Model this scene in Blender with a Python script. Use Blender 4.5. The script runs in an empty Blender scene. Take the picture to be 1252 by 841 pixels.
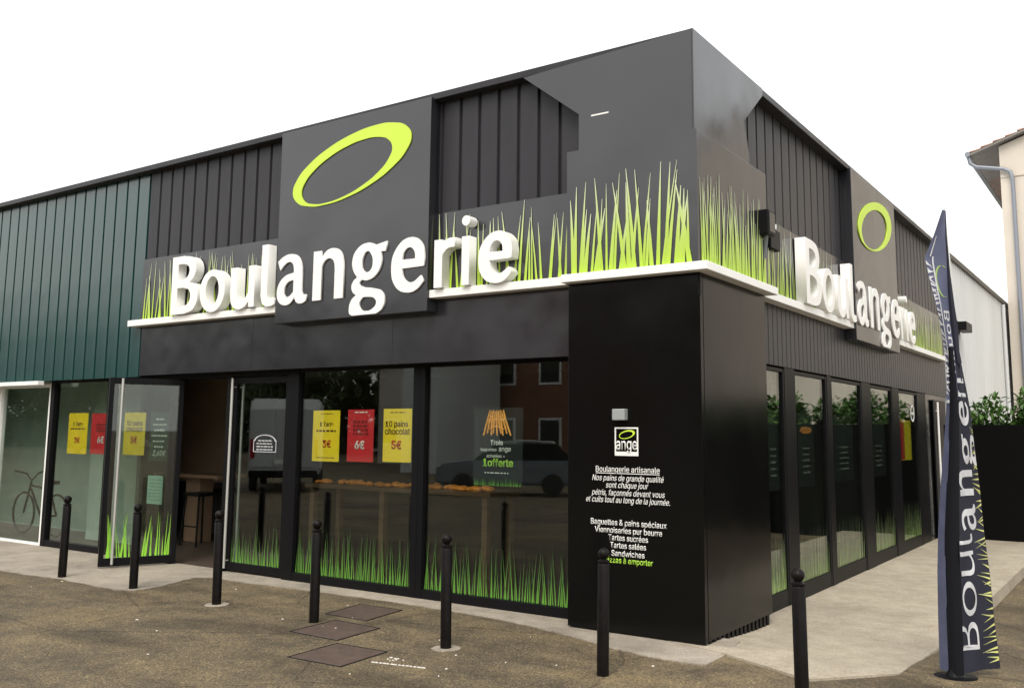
import bpy, bmesh, math, random
from mathutils import Vector, Matrix
S = bpy.context.scene
C = S.collection
PI = math.pi
R = math.radians

# ------------------------------------------------------------------ camera
cam = bpy.data.objects.new('camera', bpy.data.cameras.new('camera'))
C.objects.link(cam)
right = Vector((0.82811, 0.56051, 0.00827)); down = Vector((-0.06645, 0.11281, -0.99139)); fwd = Vector((-0.55662, 0.82043, 0.13067))
mw = Matrix.Identity(4)
for i in range(3):
    mw[i][0] = right[i]; mw[i][1] = -down[i]; mw[i][2] = -fwd[i]
mw[2][3] = 1.75
cam.matrix_world = mw
cam.data.sensor_width = 36; cam.data.lens = 32.741
cam.data.shift_x = -0.01224; cam.data.shift_y = -0.0338
cam.data.clip_end = 1500; cam.data.clip_start = 0.05
S.camera = cam
# ------------------------------------------------------------------ light: bright overcast
SUN_EL, SUN_AZ = R(52), R(160)
w = bpy.data.worlds.new('World'); S.world = w; w.use_nodes = True
nt = w.node_tree; nt.nodes.clear()
out = nt.nodes.new('ShaderNodeOutputWorld')
sky = nt.nodes.new('ShaderNodeTexSky'); sky.sky_type = 'NISHITA'; sky.sun_disc = False
sky.sun_elevation = SUN_EL; sky.sun_rotation = SUN_AZ; sky.air_density = 1.5; sky.dust_density = 6.0
b1 = nt.nodes.new('ShaderNodeBackground'); b1.inputs[1].default_value = 0.05
b2 = nt.nodes.new('ShaderNodeBackground'); b2.inputs[0].default_value = (1.0, 0.985, 0.95, 1); b2.inputs[1].default_value = 0.95
ad = nt.nodes.new('ShaderNodeAddShader')
nt.links.new(sky.outputs[0], b1.inputs[0]); nt.links.new(b1.outputs[0], ad.inputs[0])
nt.links.new(b2.outputs[0], ad.inputs[1]); nt.links.new(ad.outputs[0], out.inputs[0])
sl = bpy.data.lights.new('sun', 'SUN'); sl.energy = 1.1; sl.angle = R(25); sl.color = (1, 0.97, 0.92)
so = bpy.data.objects.new('sun', sl); C.objects.link(so)
# light travels from the sun: direction to sun (azimuth from +Y clockwise)
sd = Vector((math.sin(SUN_AZ) * math.cos(SUN_EL), math.cos(SUN_AZ) * math.cos(SUN_EL), math.sin(SUN_EL)))
so.rotation_euler = sd.to_track_quat('Z', 'Y').to_euler()
S.view_settings.view_transform = 'Standard'; S.view_settings.look = 'None'
S.view_settings.exposure = 0.5; S.view_settings.gamma = 1
S.cycles.max_bounces = 8; S.cycles.transparent_max_bounces = 12

# ------------------------------------------------------------------ materials
def new_mat(name):
    m = bpy.data.materials.new(name); m.use_nodes = True
    n = m.node_tree.nodes; return m, n, m.node_tree.links, n['Principled BSDF']
def noise(n, l, scale, detail=4, rough=0.6, coord='Object', sc=None):
    tc = n.new('ShaderNodeTexCoord'); t = n.new('ShaderNodeTexNoise')
    t.inputs['Scale'].default_value = scale; t.inputs['Detail'].default_value = detail; t.inputs['Roughness'].default_value = rough
    if sc:
        mp = n.new('ShaderNodeMapping'); mp.inputs['Scale'].default_value = sc
        l.new(tc.outputs[coord], mp.inputs[0]); l.new(mp.outputs[0], t.inputs['Vector'])
    else: l.new(tc.outputs[coord], t.inputs['Vector'])
    return t
def ramp(n, l, src, stops):
    r = n.new('ShaderNodeValToRGB'); e = r.color_ramp.elements
    while len(e) < len(stops): e.new(0.5)
    for k, (p, c) in zip(e, stops):
        k.position = p; k.color = (*c, 1) if len(c) == 3 else c
    l.new(src, r.inputs[0]); return r
def mat(name, col, rough=0.5, metal=0.0, var=0.0, scale=3.0, bump=0.0, bscale=40.0, ior=1.5, sc=None, rvar=0.0, spec=0.5, warp=0.0):
    m, n, l, b = new_mat(name)
    b.inputs['Base Color'].default_value = (*col, 1); b.inputs['Roughness'].default_value = rough
    b.inputs['Metallic'].default_value = metal; b.inputs['Specular IOR Level'].default_value = spec; b.inputs['IOR'].default_value = ior
    if var:
        t = noise(n, l, scale, 5, sc=sc)
        r = ramp(n, l, t.outputs[0], [(0.3, tuple(c * (1 - var) for c in col)), (0.7, tuple(min(1, c * (1 + var)) for c in col))])
        l.new(r.outputs[0], b.inputs['Base Color'])
    if rvar:
        t = noise(n, l, 1.3, 6, sc=sc)
        r = ramp(n, l, t.outputs[0], [(0.3, (max(0.02, rough - rvar),) * 3), (0.7, (rough + rvar,) * 3)])
        l.new(r.outputs[0], b.inputs['Roughness'])
    if warp:      # slight waviness of thin sheet, seen in its reflections
        t = noise(n, l, 1.1, 2); bp = n.new('ShaderNodeBump'); bp.inputs['Strength'].default_value = warp
        bp.inputs['Distance'].default_value = 0.05
        l.new(t.outputs[0], bp.inputs['Height']); l.new(bp.outputs[0], b.inputs['Normal'])
    if bump:
        t = noise(n, l, bscale, 3); bp = n.new('ShaderNodeBump'); bp.inputs['Strength'].default_value = bump
        bp.inputs['Distance'].default_value = 0.01
        l.new(t.outputs[0], bp.inputs['Height']); l.new(bp.outputs[0], b.inputs['Normal'])
    return m
def mix_col(n, l, fac, a, b):
    x = n.new('ShaderNodeMix'); x.data_type = 'RGBA'
    for s, v in ((0, fac), (6, a), (7, b)):
        if isinstance(v, (int, float)): x.inputs[s].default_value = v
        elif isinstance(v, tuple): x.inputs[s].default_value = (*v, 1)
        else: l.new(v, x.inputs[s])
    return x.outputs[2]

def asphalt_mat():
    m, n, l, b = new_mat('asphalt')
    def mul(a, c, f=1.0):
        x = n.new('ShaderNodeMix'); x.data_type = 'RGBA'; x.blend_type = 'MULTIPLY'; x.inputs[0].default_value = f
        l.new(a, x.inputs[6]); l.new(c, x.inputs[7]); return x.outputs[2]
    tc = n.new('ShaderNodeTexCoord')
    big = noise(n, l, 0.5, 6, 0.65); mid = noise(n, l, 2.6, 7, 0.72); streak = noise(n, l, 1.0, 5, 0.6, sc=(0.5, 1.6, 1))
    c1 = ramp(n, l, big.outputs[0], [(0.30, (0.10, 0.083, 0.055)), (0.48, (0.165, 0.132, 0.083)), (0.58, (0.195, 0.155, 0.095)), (0.72, (0.24, 0.195, 0.122))])
    c2 = ramp(n, l, mid.outputs[0], [(0.30, (0.50, 0.50, 0.52)), (0.50, (0.95, 0.94, 0.92)), (0.70, (1.25, 1.22, 1.12))])
    c4 = ramp(n, l, streak.outputs[0], [(0.34, (0.52, 0.50, 0.48)), (0.52, (1.0, 1.0, 1.0)), (0.70, (1.15, 1.12, 1.0))])
    v = n.new('ShaderNodeTexVoronoi'); v.inputs['Scale'].default_value = 85; l.new(tc.outputs['Object'], v.inputs['Vector'])
    sep = n.new('ShaderNodeSeparateColor'); l.new(v.outputs['Color'], sep.inputs[0])
    c3 = ramp(n, l, sep.outputs[0], [(0.0, (0.42, 0.42, 0.43)), (0.45, (0.85, 0.85, 0.85)), (0.8, (1.15, 1.12, 1.05)), (0.93, (1.5, 1.45, 1.35)), (1.0, (2.3, 2.2, 2.0))])
    d3 = ramp(n, l, v.outputs['Distance'], [(0.35, (1, 1, 1)), (0.75, (0.45, 0.45, 0.45))])
    # hairline cracks
    w_ = n.new('ShaderNodeMix'); w_.data_type = 'VECTOR'; w_.inputs[0].default_value = 0.12
    l.new(tc.outputs['Object'], w_.inputs[4]); l.new(mid.outputs['Color'], w_.inputs[5])
    cr = n.new('ShaderNodeTexVoronoi'); cr.feature = 'DISTANCE_TO_EDGE'; cr.inputs['Scale'].default_value = 0.55; l.new(w_.outputs[1], cr.inputs['Vector'])
    c5 = ramp(n, l, cr.outputs['Distance'], [(0.002, (0.35, 0.33, 0.30)), (0.007, (1, 1, 1))])
    # dark drips of oil
    oil = noise(n, l, 1.7, 3, 0.5); c6 = ramp(n, l, oil.outputs[0], [(0.66, (1, 1, 1)), (0.74, (0.45, 0.43, 0.42))])
    col = mul(mul(c1.outputs[0], c2.outputs[0]), c4.outputs[0], 0.8)
    col = mul(mul(col, c3.outputs[0], 0.72), d3.outputs[0], 0.8)
    col = mul(mul(col, c5.outputs[0], 0.65), c6.outputs[0], 0.8)
    l.new(col, b.inputs['Base Color'])
    rr = ramp(n, l, mid.outputs[0], [(0.3, (0.7,) * 3), (0.6, (0.92,) * 3)]); l.new(rr.outputs[0], b.inputs['Roughness'])
    b.inputs['Specular IOR Level'].default_value = 0.35
    bp = n.new('ShaderNodeBump'); bp.inputs['Strength'].default_value = 0.7; bp.inputs['Distance'].default_value = 0.008; bp.invert = True
    l.new(v.outputs['Distance'], bp.inputs['Height']); l.new(bp.outputs[0], b.inputs['Normal'])
    return m
def concrete_mat(name, c, stain=0.55):
    m, n, l, b = new_mat(name)
    big = noise(n, l, 0.8, 7, 0.68); fine = noise(n, l, 45, 3, 0.75); mid = noise(n, l, 5, 6, 0.7)
    c1 = ramp(n, l, big.outputs[0], [(0.3, tuple(v * stain for v in c)), (0.52, c), (0.75, tuple(min(0.8, v * 1.18) for v in c))])
    c2 = ramp(n, l, mid.outputs[0], [(0.3, (0.8, 0.78, 0.74)), (0.6, (1.05, 1.05, 1.05))])
    c3 = ramp(n, l, fine.outputs[0], [(0.3, (0.72,) * 3), (0.6, (1.08,) * 3)])
    x = n.new('ShaderNodeMix'); x.data_type = 'RGBA'; x.blend_type = 'MULTIPLY'; x.inputs[0].default_value = 1
    l.new(c1.outputs[0], x.inputs[6]); l.new(c2.outputs[0], x.inputs[7])
    y = n.new('ShaderNodeMix'); y.data_type = 'RGBA'; y.blend_type = 'MULTIPLY'; y.inputs[0].default_value = 1
    l.new(x.outputs[2], y.inputs[6]); l.new(c3.outputs[0], y.inputs[7])
    l.new(y.outputs[2], b.inputs['Base Color']); b.inputs['Roughness'].default_value = 0.85
    bp = n.new('ShaderNodeBump'); bp.inputs['Strength'].default_value = 0.3; bp.inputs['Distance'].default_value = 0.006
    l.new(fine.outputs[0], bp.inputs['Height']); l.new(bp.outputs[0], b.inputs['Normal'])
    return m
def glass_mat(name, tint, ior=1.75):
    m, n, l, b = new_mat(name); n.remove(b); o = n['Material Output']
    fr = n.new('ShaderNodeFresnel'); g = n.new('ShaderNodeNewGeometry'); mr = n.new('ShaderNodeMapRange')
    mr.inputs['To Min'].default_value = ior; mr.inputs['To Max'].default_value = 1 / ior
    l.new(g.outputs['Backfacing'], mr.inputs['Value']); l.new(mr.outputs[0], fr.inputs['IOR'])
    t = n.new('ShaderNodeBsdfTransparent'); t.inputs[0].default_value = (*tint, 1)
    gl = n.new('ShaderNodeBsdfGlossy'); gl.inputs['Roughness'].default_value = 0.014; gl.inputs[0].default_value = (0.95, 0.97, 0.96, 1)
    mx = n.new('ShaderNodeMixShader'); l.new(fr.outputs[0], mx.inputs[0]); l.new(t.outputs[0], mx.inputs[1]); l.new(gl.outputs[0], mx.inputs[2])
    l.new(mx.outputs[0], o.inputs[0])
    return m
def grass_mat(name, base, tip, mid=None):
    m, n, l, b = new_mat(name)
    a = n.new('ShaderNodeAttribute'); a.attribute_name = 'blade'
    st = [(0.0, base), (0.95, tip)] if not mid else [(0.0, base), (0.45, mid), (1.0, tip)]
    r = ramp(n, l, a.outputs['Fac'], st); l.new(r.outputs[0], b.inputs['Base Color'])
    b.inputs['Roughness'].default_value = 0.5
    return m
def leaf_mat(name, a, c):
    m, n, l, b = new_mat(name)
    t = noise(n, l, 2.3, 4); f = noise(n, l, 30, 1)
    r = ramp(n, l, t.outputs[0], [(0.35, a), (0.65, c)])
    x = n.new('ShaderNodeMix'); x.data_type = 'RGBA'; x.blend_type = 'MULTIPLY'; x.inputs[0].default_value = 0.8
    f2 = ramp(n, l, f.outputs[0], [(0.3, (0.55,) * 3), (0.7, (1.4,) * 3)])
    l.new(r.outputs[0], x.inputs[6]); l.new(f2.outputs[0], x.inputs[7]); l.new(x.outputs[2], b.inputs['Base Color'])
    b.inputs['Roughness'].default_value = 0.55
    return m

M = dict(
    asphalt=asphalt_mat(),
    concrete=concrete_mat('terrace_concrete', (0.375, 0.33, 0.255), 0.8),
    concrete2=concrete_mat('worn_concrete', (0.33, 0.29, 0.235), 0.55),
    clad=mat('dark_grey_cladding', (0.036, 0.0355, 0.041), 0.38, var=0.2, scale=1.5, ior=1.28, rvar=0.08, warp=.12, sc=(1, 1, .35)),
    green=mat('dark_green_cladding', (0.004, 0.042, 0.040), 0.24, var=0.2, scale=1.2, ior=1.75, rvar=0.06, warp=.12, sc=(1, 1, .3)),
    panel=mat('anthracite_panel', (0.018, 0.018, 0.0225), 0.19, var=0.16, scale=0.9, ior=1.68, rvar=0.08, warp=.2),
    gloss=mat('black_panel', (0.004, 0.004, 0.004), 0.17, var=0.15, scale=0.9, ior=1.28, rvar=0.06, warp=.10, spec=.5),
    frame=mat('black_aluminium', (0.006, 0.006, 0.007), 0.42, ior=1.22),
    white=mat('white_paint', (0.86, 0.86, 0.84), 0.4, var=0.02),
    whitelit=mat('white_print', (0.80, 0.80, 0.78), 0.5),
    flagwhite=mat('flag_print_white', (0.52, 0.53, 0.56), 0.7, var=.1, scale=14),
    lime=mat('lime_vinyl', (0.56, 0.78, 0.06), 0.4, var=0.03),
    limetext=mat('lime_print', (0.42, 0.74, 0.06), 0.5),
    steel=mat('brushed_steel', (0.62, 0.62, 0.60), 0.35, metal=0.6),
    glass=glass_mat('window_glass', (0.84, 0.88, 0.85), 1.62),
    sideglass=glass_mat('side_window_glass', (0.80, 0.86, 0.82), 1.9),
    yellow=mat('yellow_poster_paper', (0.92, 0.66, 0.015), 0.5, var=0.04),
    red=mat('red_poster_paper', (0.62, 0.02, 0.03), 0.5, var=0.05),
    darkred=mat('dark_red_print', (0.22, 0.01, 0.015), 0.5),
    black=mat('black_poster_paper', (0.012, 0.014, 0.014), 0.4),
    chalk=mat('green_blackboard', (0.02, 0.06, 0.045), 0.5, var=0.2),
    brownp=mat('brown_print', (0.14, 0.05, 0.01), 0.5),
    redp=mat('red_print', (0.55, 0.03, 0.01), 0.5),
    bread=mat('baguette_crust', (0.62, 0.30, 0.06), 0.6, var=0.4, scale=40),
    mint=mat('pale_mint_paper', (0.42, 0.68, 0.58), 0.6, var=0.05),
    bollard=mat('bollard_paint', (0.006, 0.005, 0.005), 0.40, var=0.4, scale=14, ior=1.5, rvar=0.12, spec=0.14),
    rust=mat('brown_iron_cover', (0.075, 0.05, 0.038), 0.7, var=0.25, scale=8, bump=0.3, bscale=60),
    wood=mat('brown_wood', (0.10, 0.055, 0.028), 0.5, var=0.3, scale=2, sc=(1, 1, 8)),
    darkwood=mat('brown_wood_panel', (0.30, 0.19, 0.125), 0.5, var=0.15, scale=2),
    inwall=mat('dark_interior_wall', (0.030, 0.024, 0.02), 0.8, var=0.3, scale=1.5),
    inpale=mat('pale_green_board', (0.42, 0.52, 0.46), 0.6, var=0.08),
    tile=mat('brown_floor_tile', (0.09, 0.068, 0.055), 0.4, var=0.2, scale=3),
    ceil=mat('grey_ceiling', (0.12, 0.12, 0.12), 0.9),
    stool=mat('black_metal_furniture', (0.006, 0.006, 0.006), 0.45, spec=0.25),
    pastry=mat('golden_pastry', (0.70, 0.24, 0.04), 0.5, var=0.5, scale=25),
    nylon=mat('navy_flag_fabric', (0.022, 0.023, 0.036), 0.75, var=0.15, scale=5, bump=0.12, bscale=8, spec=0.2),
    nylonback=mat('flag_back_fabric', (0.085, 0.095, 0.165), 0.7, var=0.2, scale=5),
    flagblack=mat('flag_sleeve_fabric', (0.007, 0.007, 0.010), 0.8, spec=0.15),
    ware=mat('white_corrugated_cladding', (0.60, 0.62, 0.62), 0.5, var=0.08, scale=1.0, sc=(1, 1, 0.15)),
    darkcap=mat('dark_brown_capping', (0.07, 0.06, 0.05), 0.5),
    render=mat('beige_wall_render', (0.60, 0.55, 0.48), 0.9, var=0.08, scale=0.6, bump=0.1, bscale=50),
    rooftile=mat('terracotta_tile', (0.30, 0.14, 0.09), 0.8, var=0.35, scale=3),
    soffit=mat('grey_soffit_board', (0.20, 0.19, 0.18), 0.8, var=0.1),
    zinc=mat('grey_zinc', (0.22, 0.24, 0.28), 0.4, metal=0.3),
    fence=mat('black_fence_panel', (0.005, 0.005, 0.005), 0.6, spec=0.03),
    hedge=leaf_mat('laurel_leaf', (0.03, 0.085, 0.010), (0.10, 0.21, 0.035)),
    leaf=leaf_mat('tree_leaf', (0.03, 0.06, 0.015), (0.07, 0.10, 0.03)),
    bark=mat('bark', (0.09, 0.065, 0.045), 0.9, var=0.3, scale=9),
    brick=mat('brown_brick', (0.22, 0.10, 0.06), 0.85, var=0.2, scale=2),
    van=mat('pale_grey_van_paint', (0.55, 0.56, 0.56), 0.3),
    vanglass=mat('dark_vehicle_glass', (0.015, 0.018, 0.02), 0.06),
    tyre=mat('tyre_rubber', (0.015, 0.015, 0.015), 0.8),
    lamp_red=mat('red_lamp_lens', (0.4, 0.01, 0.01), 0.2),
    teal=mat('teal_sheet', (0.10, 0.26, 0.28), 0.5),
    litter=mat('pale_litter', (0.7, 0.68, 0.62), 0.7),
    sensor=mat('grey_plastic_sensor', (0.30, 0.32, 0.32), 0.4),
    chrome=mat('chrome_lamp', (0.75, 0.75, 0.75), 0.15, metal=1.0),
    grass=grass_mat('grass_vinyl_sign', (0.40, 0.60, 0.04), (0.58, 0.64, 0.45), (0.46, 0.62, 0.13)),
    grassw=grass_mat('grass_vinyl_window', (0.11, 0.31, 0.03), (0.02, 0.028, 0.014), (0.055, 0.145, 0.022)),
    grassd=grass_mat('grass_vinyl_door', (0.30, 0.72, 0.04), (0.20, 0.40, 0.05)),
    grassp=grass_mat('grass_vinyl_pale', (0.26, 0.38, 0.12), (0.12, 0.16, 0.08)),
    grassf=grass_mat('grass_flag_print', (0.62, 0.62, 0.20), (0.45, 0.48, 0.22)),
)

# ------------------------------------------------------------------ object helpers
def thing(name, label, cat, loc=(0, 0, 0), rotz=0, group=None):
    o = bpy.data.objects.new(name, None); C.objects.link(o)
    o.location = loc; o.rotation_euler = (0, 0, rotz); o['label'] = label; o['category'] = cat
    o.empty_display_size = 0.2
    if group: o['group'] = group
    return o
def tag(o, label, cat, group=None):
    o['label'] = label; o['category'] = cat
    if group: o['group'] = group
    return o
def link(name, me, m, parent=None, loc=(0, 0, 0)):
    o = bpy.data.objects.new(name, me); C.objects.link(o); o.location = loc
    if m is not None and not me.materials: me.materials.append(m)
    if parent: o.parent = parent
    return o
def base(o):
    """world position of the thing that a part belongs to (unrotated things only)"""
    p = Vector((0, 0, 0))
    while o: p += Vector(o.location); o = o.parent
    return p
def obj(name, bm, m, parent=None, world=True, smooth=False, kind=None, origin=None):
    """bmesh -> one object; coordinates given in world space unless world=False"""
    off = Vector((0, 0, 0))
    if parent is not None and world: off = base(parent)
    loc = Vector((0, 0, 0))
    if parent is None and origin is not None: off = Vector(origin); loc = off
    if off.length: bmesh.ops.translate(bm, verts=bm.verts, vec=-off)
    bm.normal_update()
    me = bpy.data.meshes.new(name); bm.to_mesh(me); bm.free()
    if smooth:
        for p in me.polygons: p.use_smooth = True
        try: me.set_sharp_from_angle(angle=R(38))
        except Exception: pass
    o = link(name, me, m, parent, loc)
    if name in ('grass_print', 'print_line', 'foliage', 'crown'): kind = 'stuff'
    if kind: o['kind'] = kind
    return o
def struct(name, bm, m, smooth=False):
    return obj(name, bm, m, None, smooth=smooth, kind='structure')
def NB(): return bmesh.new()
def box(bm, x0, x1, y0, y1, z0, z1, bev=0.0):
    vs = [bm.verts.new((x, y, z)) for z in (z0, z1) for y in (y0, y1) for x in (x0, x1)]
    fs = [bm.faces.new([vs[i] for i in f]) for f in ((0, 2, 3, 1), (4, 5, 7, 6), (0, 1, 5, 4), (1, 3, 7, 5), (3, 2, 6, 7), (2, 0, 4, 6))]
    if bev:
        es = list({e for f in fs for e in f.edges})
        bmesh.ops.bevel(bm, geom=es, offset=bev, segments=2, affect='EDGES', profile=0.5)
    return bm
def Bx(*a, **k): return box(NB(), *a, **k)
def prism(bm, pts, a, b, axis='y'):
    """polygon pts (2D) extruded from a to b along an axis"""
    def P(u, v, t): return {'y': (u, t, v), 'x': (t, u, v), 'z': (u, v, t)}[axis]
    lo = [bm.verts.new(P(u, v, a)) for u, v in pts]; hi = [bm.verts.new(P(u, v, b)) for u, v in pts]
    bm.faces.new(lo); bm.faces.new(hi[::-1])
    n = len(pts)
    for i in range(n):
        bm.faces.new((lo[i], hi[i], hi[(i + 1) % n], lo[(i + 1) % n]))
    bmesh.ops.recalc_face_normals(bm, faces=bm.faces[:])
    return bm
def tube(bm, pts, r, n=10, cap=True):
    pts = [Vector(p) for p in pts]; rs = r if isinstance(r, (list, tuple)) else [r] * len(pts)
    rings = []; prev = None
    for i, p in enumerate(pts):
        d = (pts[min(i + 1, len(pts) - 1)] - pts[max(i - 1, 0)]).normalized()
        ref = prev if prev is not None else (Vector((1, 0, 0)) if abs(d.x) < 0.9 else Vector((0, 1, 0)))
        u = (ref - d * ref.dot(d)).normalized(); v = d.cross(u); prev = u
        rings.append([bm.verts.new(p + (u * math.cos(2 * PI * k / n) + v * math.sin(2 * PI * k / n)) * rs[i]) for k in range(n)])
    for a, b in zip(rings, rings[1:]):
        for k in range(n): bm.faces.new((a[k], a[(k + 1) % n], b[(k + 1) % n], b[k]))
    if cap: bm.faces.new(rings[0][::-1]); bm.faces.new(rings[-1])
    return bm
def lathe(bm, prof, c=(0, 0, 0), n=20):
    rings = []
    for r, z in prof:
        if r < 1e-5: rings.append([bm.verts.new((c[0], c[1], c[2] + z))])
        else: rings.append([bm.verts.new((c[0] + r * math.cos(2 * PI * k / n), c[1] + r * math.sin(2 * PI * k / n), c[2] + z)) for k in range(n)])
    for a, b in zip(rings, rings[1:]):
        for k in range(n):
            k2 = (k + 1) % n
            if len(a) == 1 and len(b) == 1: continue
            if len(a) == 1: bm.faces.new((a[0], b[k2], b[k]))
            elif len(b) == 1: bm.faces.new((a[k], a[k2], b[0]))
            else: bm.faces.new((a[k], a[k2], b[k2], b[k]))
    bmesh.ops.recalc_face_normals(bm, faces=bm.faces[:])
    return bm
def copy_tree(o, parent=None):
    c = o.copy(); C.objects.link(c); c.parent = parent
    for ch in list(o.children): copy_tree(ch, c)
    return c
# facade frames: (u along the facade, out = distance in front of the wall line, z) -> world
class Face:
    def __init__(self, o, u, n): self.o = Vector(o); self.u = Vector(u); self.n = Vector(n)
    def p(self, u, out, z): return self.o + self.u * u + self.n * out + Vector((0, 0, z))
FA = Face((0, 7.62, 0), (1, 0, 0), (0, -1, 0))      # u = world x
FB = Face((-3.41, 0, 0), (0, 1, 0), (1, 0, 0))      # u = world y
def fbox(bm, F, u0, u1, o0, o1, z0, z1, bev=0.0):
    a = F.p(u0, o0, z0); b = F.p(u1, o1, z1)
    return box(bm, min(a.x, b.x), max(a.x, b.x), min(a.y, b.y), max(a.y, b.y), min(a.z, b.z), max(a.z, b.z), bev)
def fpoly(bm, F, pts, o0, o1):
    lo = [bm.verts.new(F.p(u, o0, z)) for u, z in pts]; hi = [bm.verts.new(F.p(u, o1, z)) for u, z in pts]
    bm.faces.new(lo); bm.faces.new(hi[::-1]); n = len(pts)
    for i in range(n): bm.faces.new((lo[i], hi[i], hi[(i + 1) % n], lo[(i + 1) % n]))
    bmesh.ops.recalc_face_normals(bm, faces=bm.faces[:]); return bm

# ---- glyphs: bezier outlines (x, y, c = corner); converted once to meshes
def c_(*a): return ('c',) + a
def glyph_mesh(splines, depth, res=8, bev=0.0, thin=0.0):
    cu = bpy.data.curves.new('glyph', 'CURVE'); cu.dimensions = '2D'; cu.fill_mode = 'BOTH' if depth else 'FRONT'
    cu.extrude = depth / 2; cu.resolution_u = res; cu.bevel_depth = bev; cu.offset = -thin; cu.bevel_resolution = 1
    for sp in splines:
        s = cu.splines.new('BEZIER'); s.bezier_points.add(len(sp) - 1); s.use_cyclic_u = True
        for bp, p in zip(s.bezier_points, sp):
            corner = p[0] == 'c'; x, y = p[1:] if corner else p
            bp.co = (x, y, 0); t = 'VECTOR' if corner else 'AUTO'
            bp.handle_left_type = t; bp.handle_right_type = t
    return curve_to_mesh(cu)
def curve_to_mesh(cu):
    o = bpy.data.objects.new('glyph', cu); C.objects.link(o)
    dg = bpy.context.evaluated_depsgraph_get(); dg.update()
    me = bpy.data.meshes.new_from_object(o.evaluated_get(dg))
    C.objects.unlink(o); bpy.data.objects.remove(o); bpy.data.curves.remove(cu)
    return me
def ell(cx, cy, sxx, syy, sxy, n=16):
    a = math.sqrt(sxx); l21 = sxy / a; l22 = math.sqrt(syy - l21 * l21)
    return [(cx + a * math.cos(t), cy + l21 * math.cos(t) + l22 * math.sin(t)) for t in [2 * PI * k / n for k in range(n)]]
c = c_
GLY = {
 'n': [[c(0, 0), c(0, .575), c(.122, .575), c(.13, .488), (.205, .562), (.315, .588), (.425, .545), (.483, .42), c(.49, .28), c(.49, 0), c(.35, 0), c(.35, .34), (.325, .44), (.25, .475), (.178, .445), c(.138, .39), c(.138, 0)]],
 'a': [[c(0, .515), (.095, .568), (.21, .588), (.335, .555), (.405, .45), c(.42, .33), c(.42, .14), (.442, .095), c(.50, .088), c(.497, .012), (.43, -.014), (.345, .0), c(.30, .062), (.22, -.006), (.125, -.016), (.03, .035), (-.002, .135), (.03, .245), (.12, .325), c(.28, .362), c(.28, .40), (.255, .47), (.19, .495), (.11, .465), c(.045, .405)],
       [c(.28, .275), (.17, .245), (.12, .16), (.14, .09), (.20, .08), c(.28, .13)]],
 'g': [[c(.46, .475), c(.53, .472), c(.546, .582), c(.392, .556), (.264, .592), (.10, .535), (.03, .41), (.05, .295), c(.11, .215), (.05, .17), (.028, .11), (.05, .05), c(.10, .016), (.03, -.04), (0, -.125), (.01, -.19), c(.05, -.212), c(.41, -.21), (.495, -.16), (.528, -.06), (.485, .03), (.36, .075), (.20, .105), (.148, .14), c(.175, .182), (.27, .17), (.40, .225), (.472, .36)],
       [(.178, .363), (.2, .45), (.258, .497), (.32, .45), (.342, .362), (.32, .29), (.265, .26), (.2, .29)],
       [(.153, -.085), (.185, -.15), (.256, -.172), (.36, -.15), (.41, -.09), (.38, -.04), (.30, -.018), c(.205, -.015)]],
 'e': [[c(.458, .256), c(.156, .252), (.185, .15), (.29, .093), c(.425, .16), c(.463, .095), (.36, .008), (.24, -.014), (.08, .05), (0, .25), (.075, .49), (.275, .585), (.42, .515), (.468, .37)],
       [c(.153, .349), c(.34, .346), (.325, .43), (.26, .475), (.185, .44)]],
 'B': [[c(0, 0), c(0, .765), c(.25, .765), (.42, .72), (.495, .59), (.45, .465), c(.37, .41), (.49, .36), (.55, .22), (.48, .06), c(.29, 0)],
       [c(.125, .66), c(.24, .66), (.335, .625), (.36, .555), (.31, .475), c(.22, .448), c(.125, .448)],
       [c(.125, .345), c(.24, .345), (.36, .31), (.40, .22), (.35, .125), c(.24, .10), c(.125, .10)]],
 'o': [ell(.245, .257, .245 ** 2, .272 ** 2, 0, 12), ell(.245, .257, .130 ** 2, .188 ** 2, 0, 12)],
 'u': [[c(0, .512), c(.122, .512), c(.122, .2), (.148, .115), (.21, .09), (.285, .12), c(.335, .18), c(.335, .512), c(.45, .512), c(.45, 0), c(.355, 0), c(.345, .07), (.26, .005), (.15, -.014), (.04, .04), c(0, .17)]],
 'l': [[c(0, .745), c(.115, .745), c(.115, .15), (.13, .088), (.17, .076), c(.23, .086), c(.262, .01), (.16, -.016), (.05, .012), c(0, .12)]],
 'r': [[c(0, 0), c(0, .508), c(.095, .508), c(.10, .455), (.18, .508), c(.285, .512), c(.268, .415), (.18, .405), c(.108, .345), c(.108, 0)]],
 'i': [[c(0, 0), c(0, .508), c(.096, .508), c(.096, 0)]],
 'dot': [ell(.05, .672, .053 ** 2, .053 ** 2, 0, 8)],
}
GS = {k: (lambda s: [[(p[0], p[1] * .885, p[2] * .885) if p[0] == 'c' else (p[0] * .885, p[1] * .885) for p in sp] for sp in s])(GLY[k]) for k in ('e',)}
# sign letters: glyph, u, thick?, z base
LET = [('B', -10.683, 1), ('o', -10.087, 1), ('u', -9.485, 1), ('l', -8.918, 1), ('a', -8.613, 0), ('n', -8.007, 0), ('g', -7.414, 0), ('e', -6.797, 0), ('r', -6.204, 1), ('i', -5.838, 1), ('e', -5.622, 1)]
_gm = {}
def gmesh(k, thick):
    key = (k, thick)
    if key not in _gm:
        sp = GS['e'] if (k == 'e' and thick) else GLY[k]
        _gm[key] = glyph_mesh(sp, 0.125 if thick else 0.02, 8)
        if k == 'i':
            d = glyph_mesh(GLY['dot'], 0.125, 8); bm = NB(); bm.from_mesh(_gm[key]); bm.from_mesh(d); bm.to_mesh(_gm[key]); bm.free()
    return _gm[key]
def flat_map(me, fn):
    for v in me.vertices: v.co = fn(v.co)
    me.update(); return me

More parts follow.
